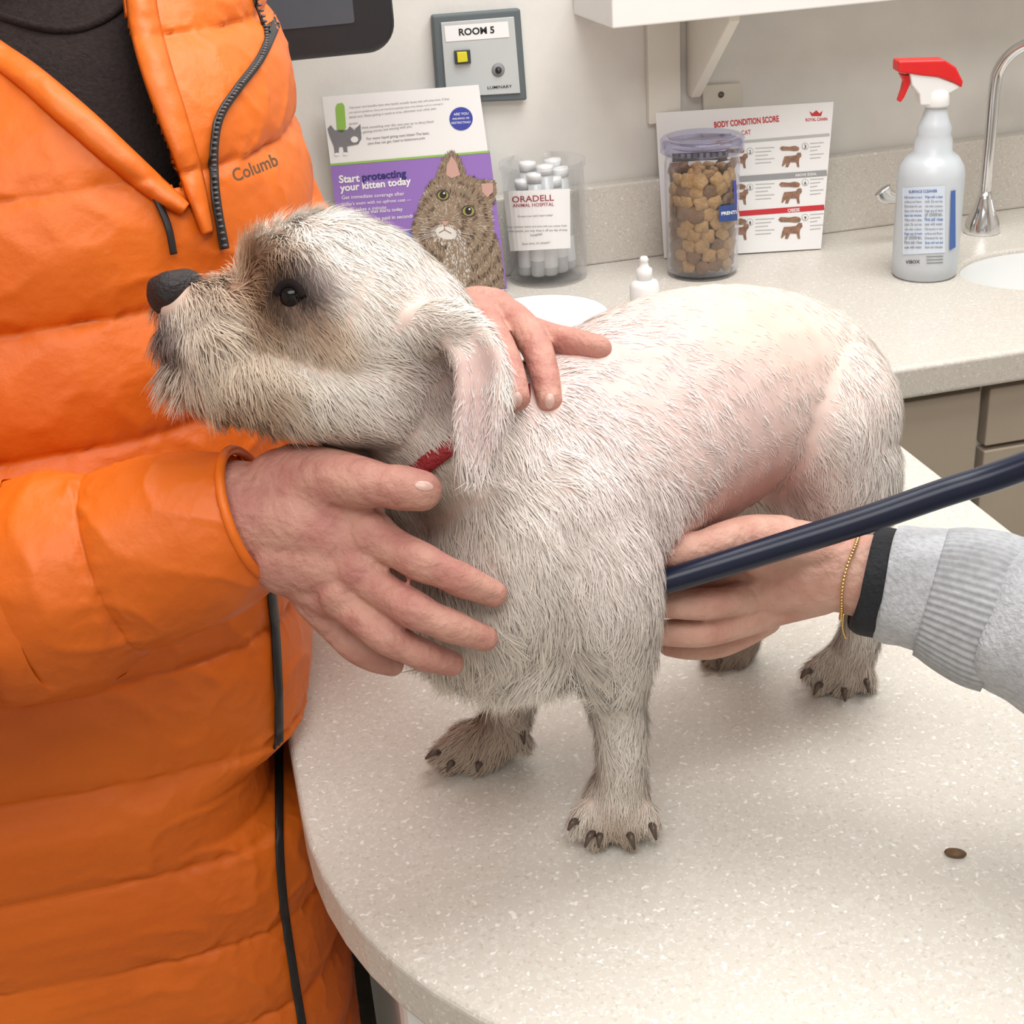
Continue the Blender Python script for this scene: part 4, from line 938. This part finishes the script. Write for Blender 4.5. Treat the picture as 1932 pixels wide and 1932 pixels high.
for yy in (.84,1.06):
    sm_=blob_mesh([[(Vector((-.20,yy,.045)),.045),(Vector((-.11,yy,.045)),.042),(Vector((-.04,yy,.035)),.035)]],[],.006,3); v_,f_=mesh_arrays(sm_); v_[:,2]=np.maximum(v_[:,2],.001)
    mob("shoe",v_,f_,mat("dark_shoe",(.02,.02,.02),.5,noise_amt=.1),person)
# ------------------------------------------------------------------ vet clothing
gm=mat("grey_fleece",(.53,.54,.57),.9,noise_amt=.20,noise_scale=260,bump=.5,bump_scale=420,sheen=.1)
def fol(amp,fr): return lambda s_,a,c: amp*noise.noise(Vector(c)*fr)
sweep("black_cuff",[W(1626,1092,.768),W(1634,1094,.7675),W(1660,1099,.765),W(1700,1106,.761)],[.0265,.0305,.0310,.031],mat("black_rib_knit",(.012,.013,.017),.85,bump=.5,bump_scale=300),vet,nseg=48,sub=8)
sweep("sweatshirt_sleeve",[W(1674,1102,.763),W(1684,1104,.762),W(1720,1108,.758),W(1765,1118,.754)],[.0290,.0322,.0338,.0350],gm,vet,nseg=48,sub=8,disp=fol(.0015,60))
rib=mat("grey_rib_knit",(.45,.46,.48),.9,noise_amt=.2,noise_scale=260)
sweep("ribbed_cuff",[W(1755,1118,.755),W(1790,1128,.752),W(1850,1148,.747),W(1895,1162,.743)],[.0360,.0390,.0420,.0415],rib,vet,nseg=240,sub=6,disp=lambda s_,a,c:.0008*math.sin(a*60)+.003*noise.noise(Vector(c)*25))
sweep("sweatshirt_sleeve",[W(1885,1160,.744),W(1932,1175,.738),W(2050,1210,.725),W(2250,1270,.70),W(2600,1350,.66),Vector((.84,.44,1.30))],[.041,.0455,.05,.055,.06,.075],gm,vet,nseg=60,sub=10,disp=fol(.006,28))
sweep("sweatshirt_torso",[Vector((.98,.42,.80)),Vector((.98,.42,1.0)),Vector((.98,.42,1.25)),Vector((.98,.42,1.38)),Vector((.98,.42,1.44))],[.15,.155,.165,.12,.07],gm,vet,nseg=48,disp=fol(.01,8))
for yy in (.33,.51): 
    sweep("trousers",[Vector((.98,yy,.85)),Vector((.98,yy,.5)),Vector((.99,yy,.06))],[.09,.075,.06],trm,vet,nseg=24)
    sm_=blob_mesh([[(Vector((1.02,yy,.045)),.045),(Vector((.93,yy,.045)),.042),(Vector((.85,yy,.035)),.035)]],[],.006,3); v_,f_=mesh_arrays(sm_); v_[:,2]=np.maximum(v_[:,2],.001)
    mob("shoe",v_,f_,mat("white_shoe",(.6,.6,.6),.5,noise_amt=.1),vet)
gold=mat("gold",(.72,.48,.18),.25,metal=1)
q=Vector((0,0,1)).rotation_difference((W(1690,1104,.762)-W(1600,1085,.770)).normalized()); V_=[];F_=[];o_=0;c_=W(1603,1086,.7695)
for k in range(80):
    a=2*math.pi*k/80; p=c_+q@Vector((.0250*math.cos(a),.0250*math.sin(a),.001*math.sin(a*3))); V_.append(ICV*np.array((.0011,.0011,.0007))+np.array(p)); F_.append(ICF+o_);o_+=len(ICV)
mob("bracelet",np.concatenate(V_),np.concatenate(F_).tolist(),gold,vet,label="thin gold chain bracelet")
sweep("bracelet_tail",[W(1592,1158,.754),W(1590,1185,.754),W(1596,1205,.755)],.0006,gold,vet,nseg=8)
# ================================================================== stethoscope
st=thing("stethoscope",W(1222,1140,.768),"navy blue stethoscope tube with a metal chestpiece held to the dog","stethoscope")
sweep("stethoscope_tube",tube_pts,[.0066,.0070,.0072,.0074,.0075,.0075,.0075,.0075,.007,.007],mat("navy_tubing",(.005,.009,.028),.28,noise_amt=.05,spec=.35),st,nseg=24,sub=10)
lathe("chestpiece",[(0,-.006),(.017,-.006),(.020,-.003),(.020,.002),(.014,.006),(.006,.010),(0,.010)],W(1225,1135,.780),CHROME,st,n=36,axis=Vector((.3,-.2,-.9)).normalized())
sweep("chestpiece_stem",[W(1225,1110,.733),W(1204,1120,.740),W(1214,1134,.765)],.0035,CHROME,st,nseg=12)
pl_=Wz(1802,1615,ZC); 
mob("kibble_crumb",(ICV*np.array((.0062,.0035,.0022)))@np.array(Matrix.Rotation(-.5,3,'Z')).T+np.array((pl_.x,pl_.y,ZC+.0022)),ICF.tolist(),mat("crumb_brown",(.14,.075,.03),.6,noise_amt=.4,noise_scale=300),label="small brown food crumb lying on the exam table",category="crumb")
# ================================================================== light
def area_l(name,loc,size,sy,e,col,rot=(0,0,0)):
    l=bpy.data.lights.new(name,'AREA'); l.shape='RECTANGLE'; l.size=size; l.size_y=sy; l.energy=e; l.color=col; o=bpy.data.objects.new(name,l); o.location=loc; o.rotation_euler=rot; S.collection.objects.link(o)
area_l("ceiling_light",(.75,.95,2.5),1.4,.9,31,(1,.99,.97))
area_l("ceiling_light",(-.1,-.4,2.5),1.5,1.0,26,(1,.99,.97))
w=bpy.data.worlds.new("world"); S.world=w; w.use_nodes=True; w.node_tree.nodes['Background'].inputs[0].default_value=(1,.98,.95,1); w.node_tree.nodes['Background'].inputs[1].default_value=.3
print("done")
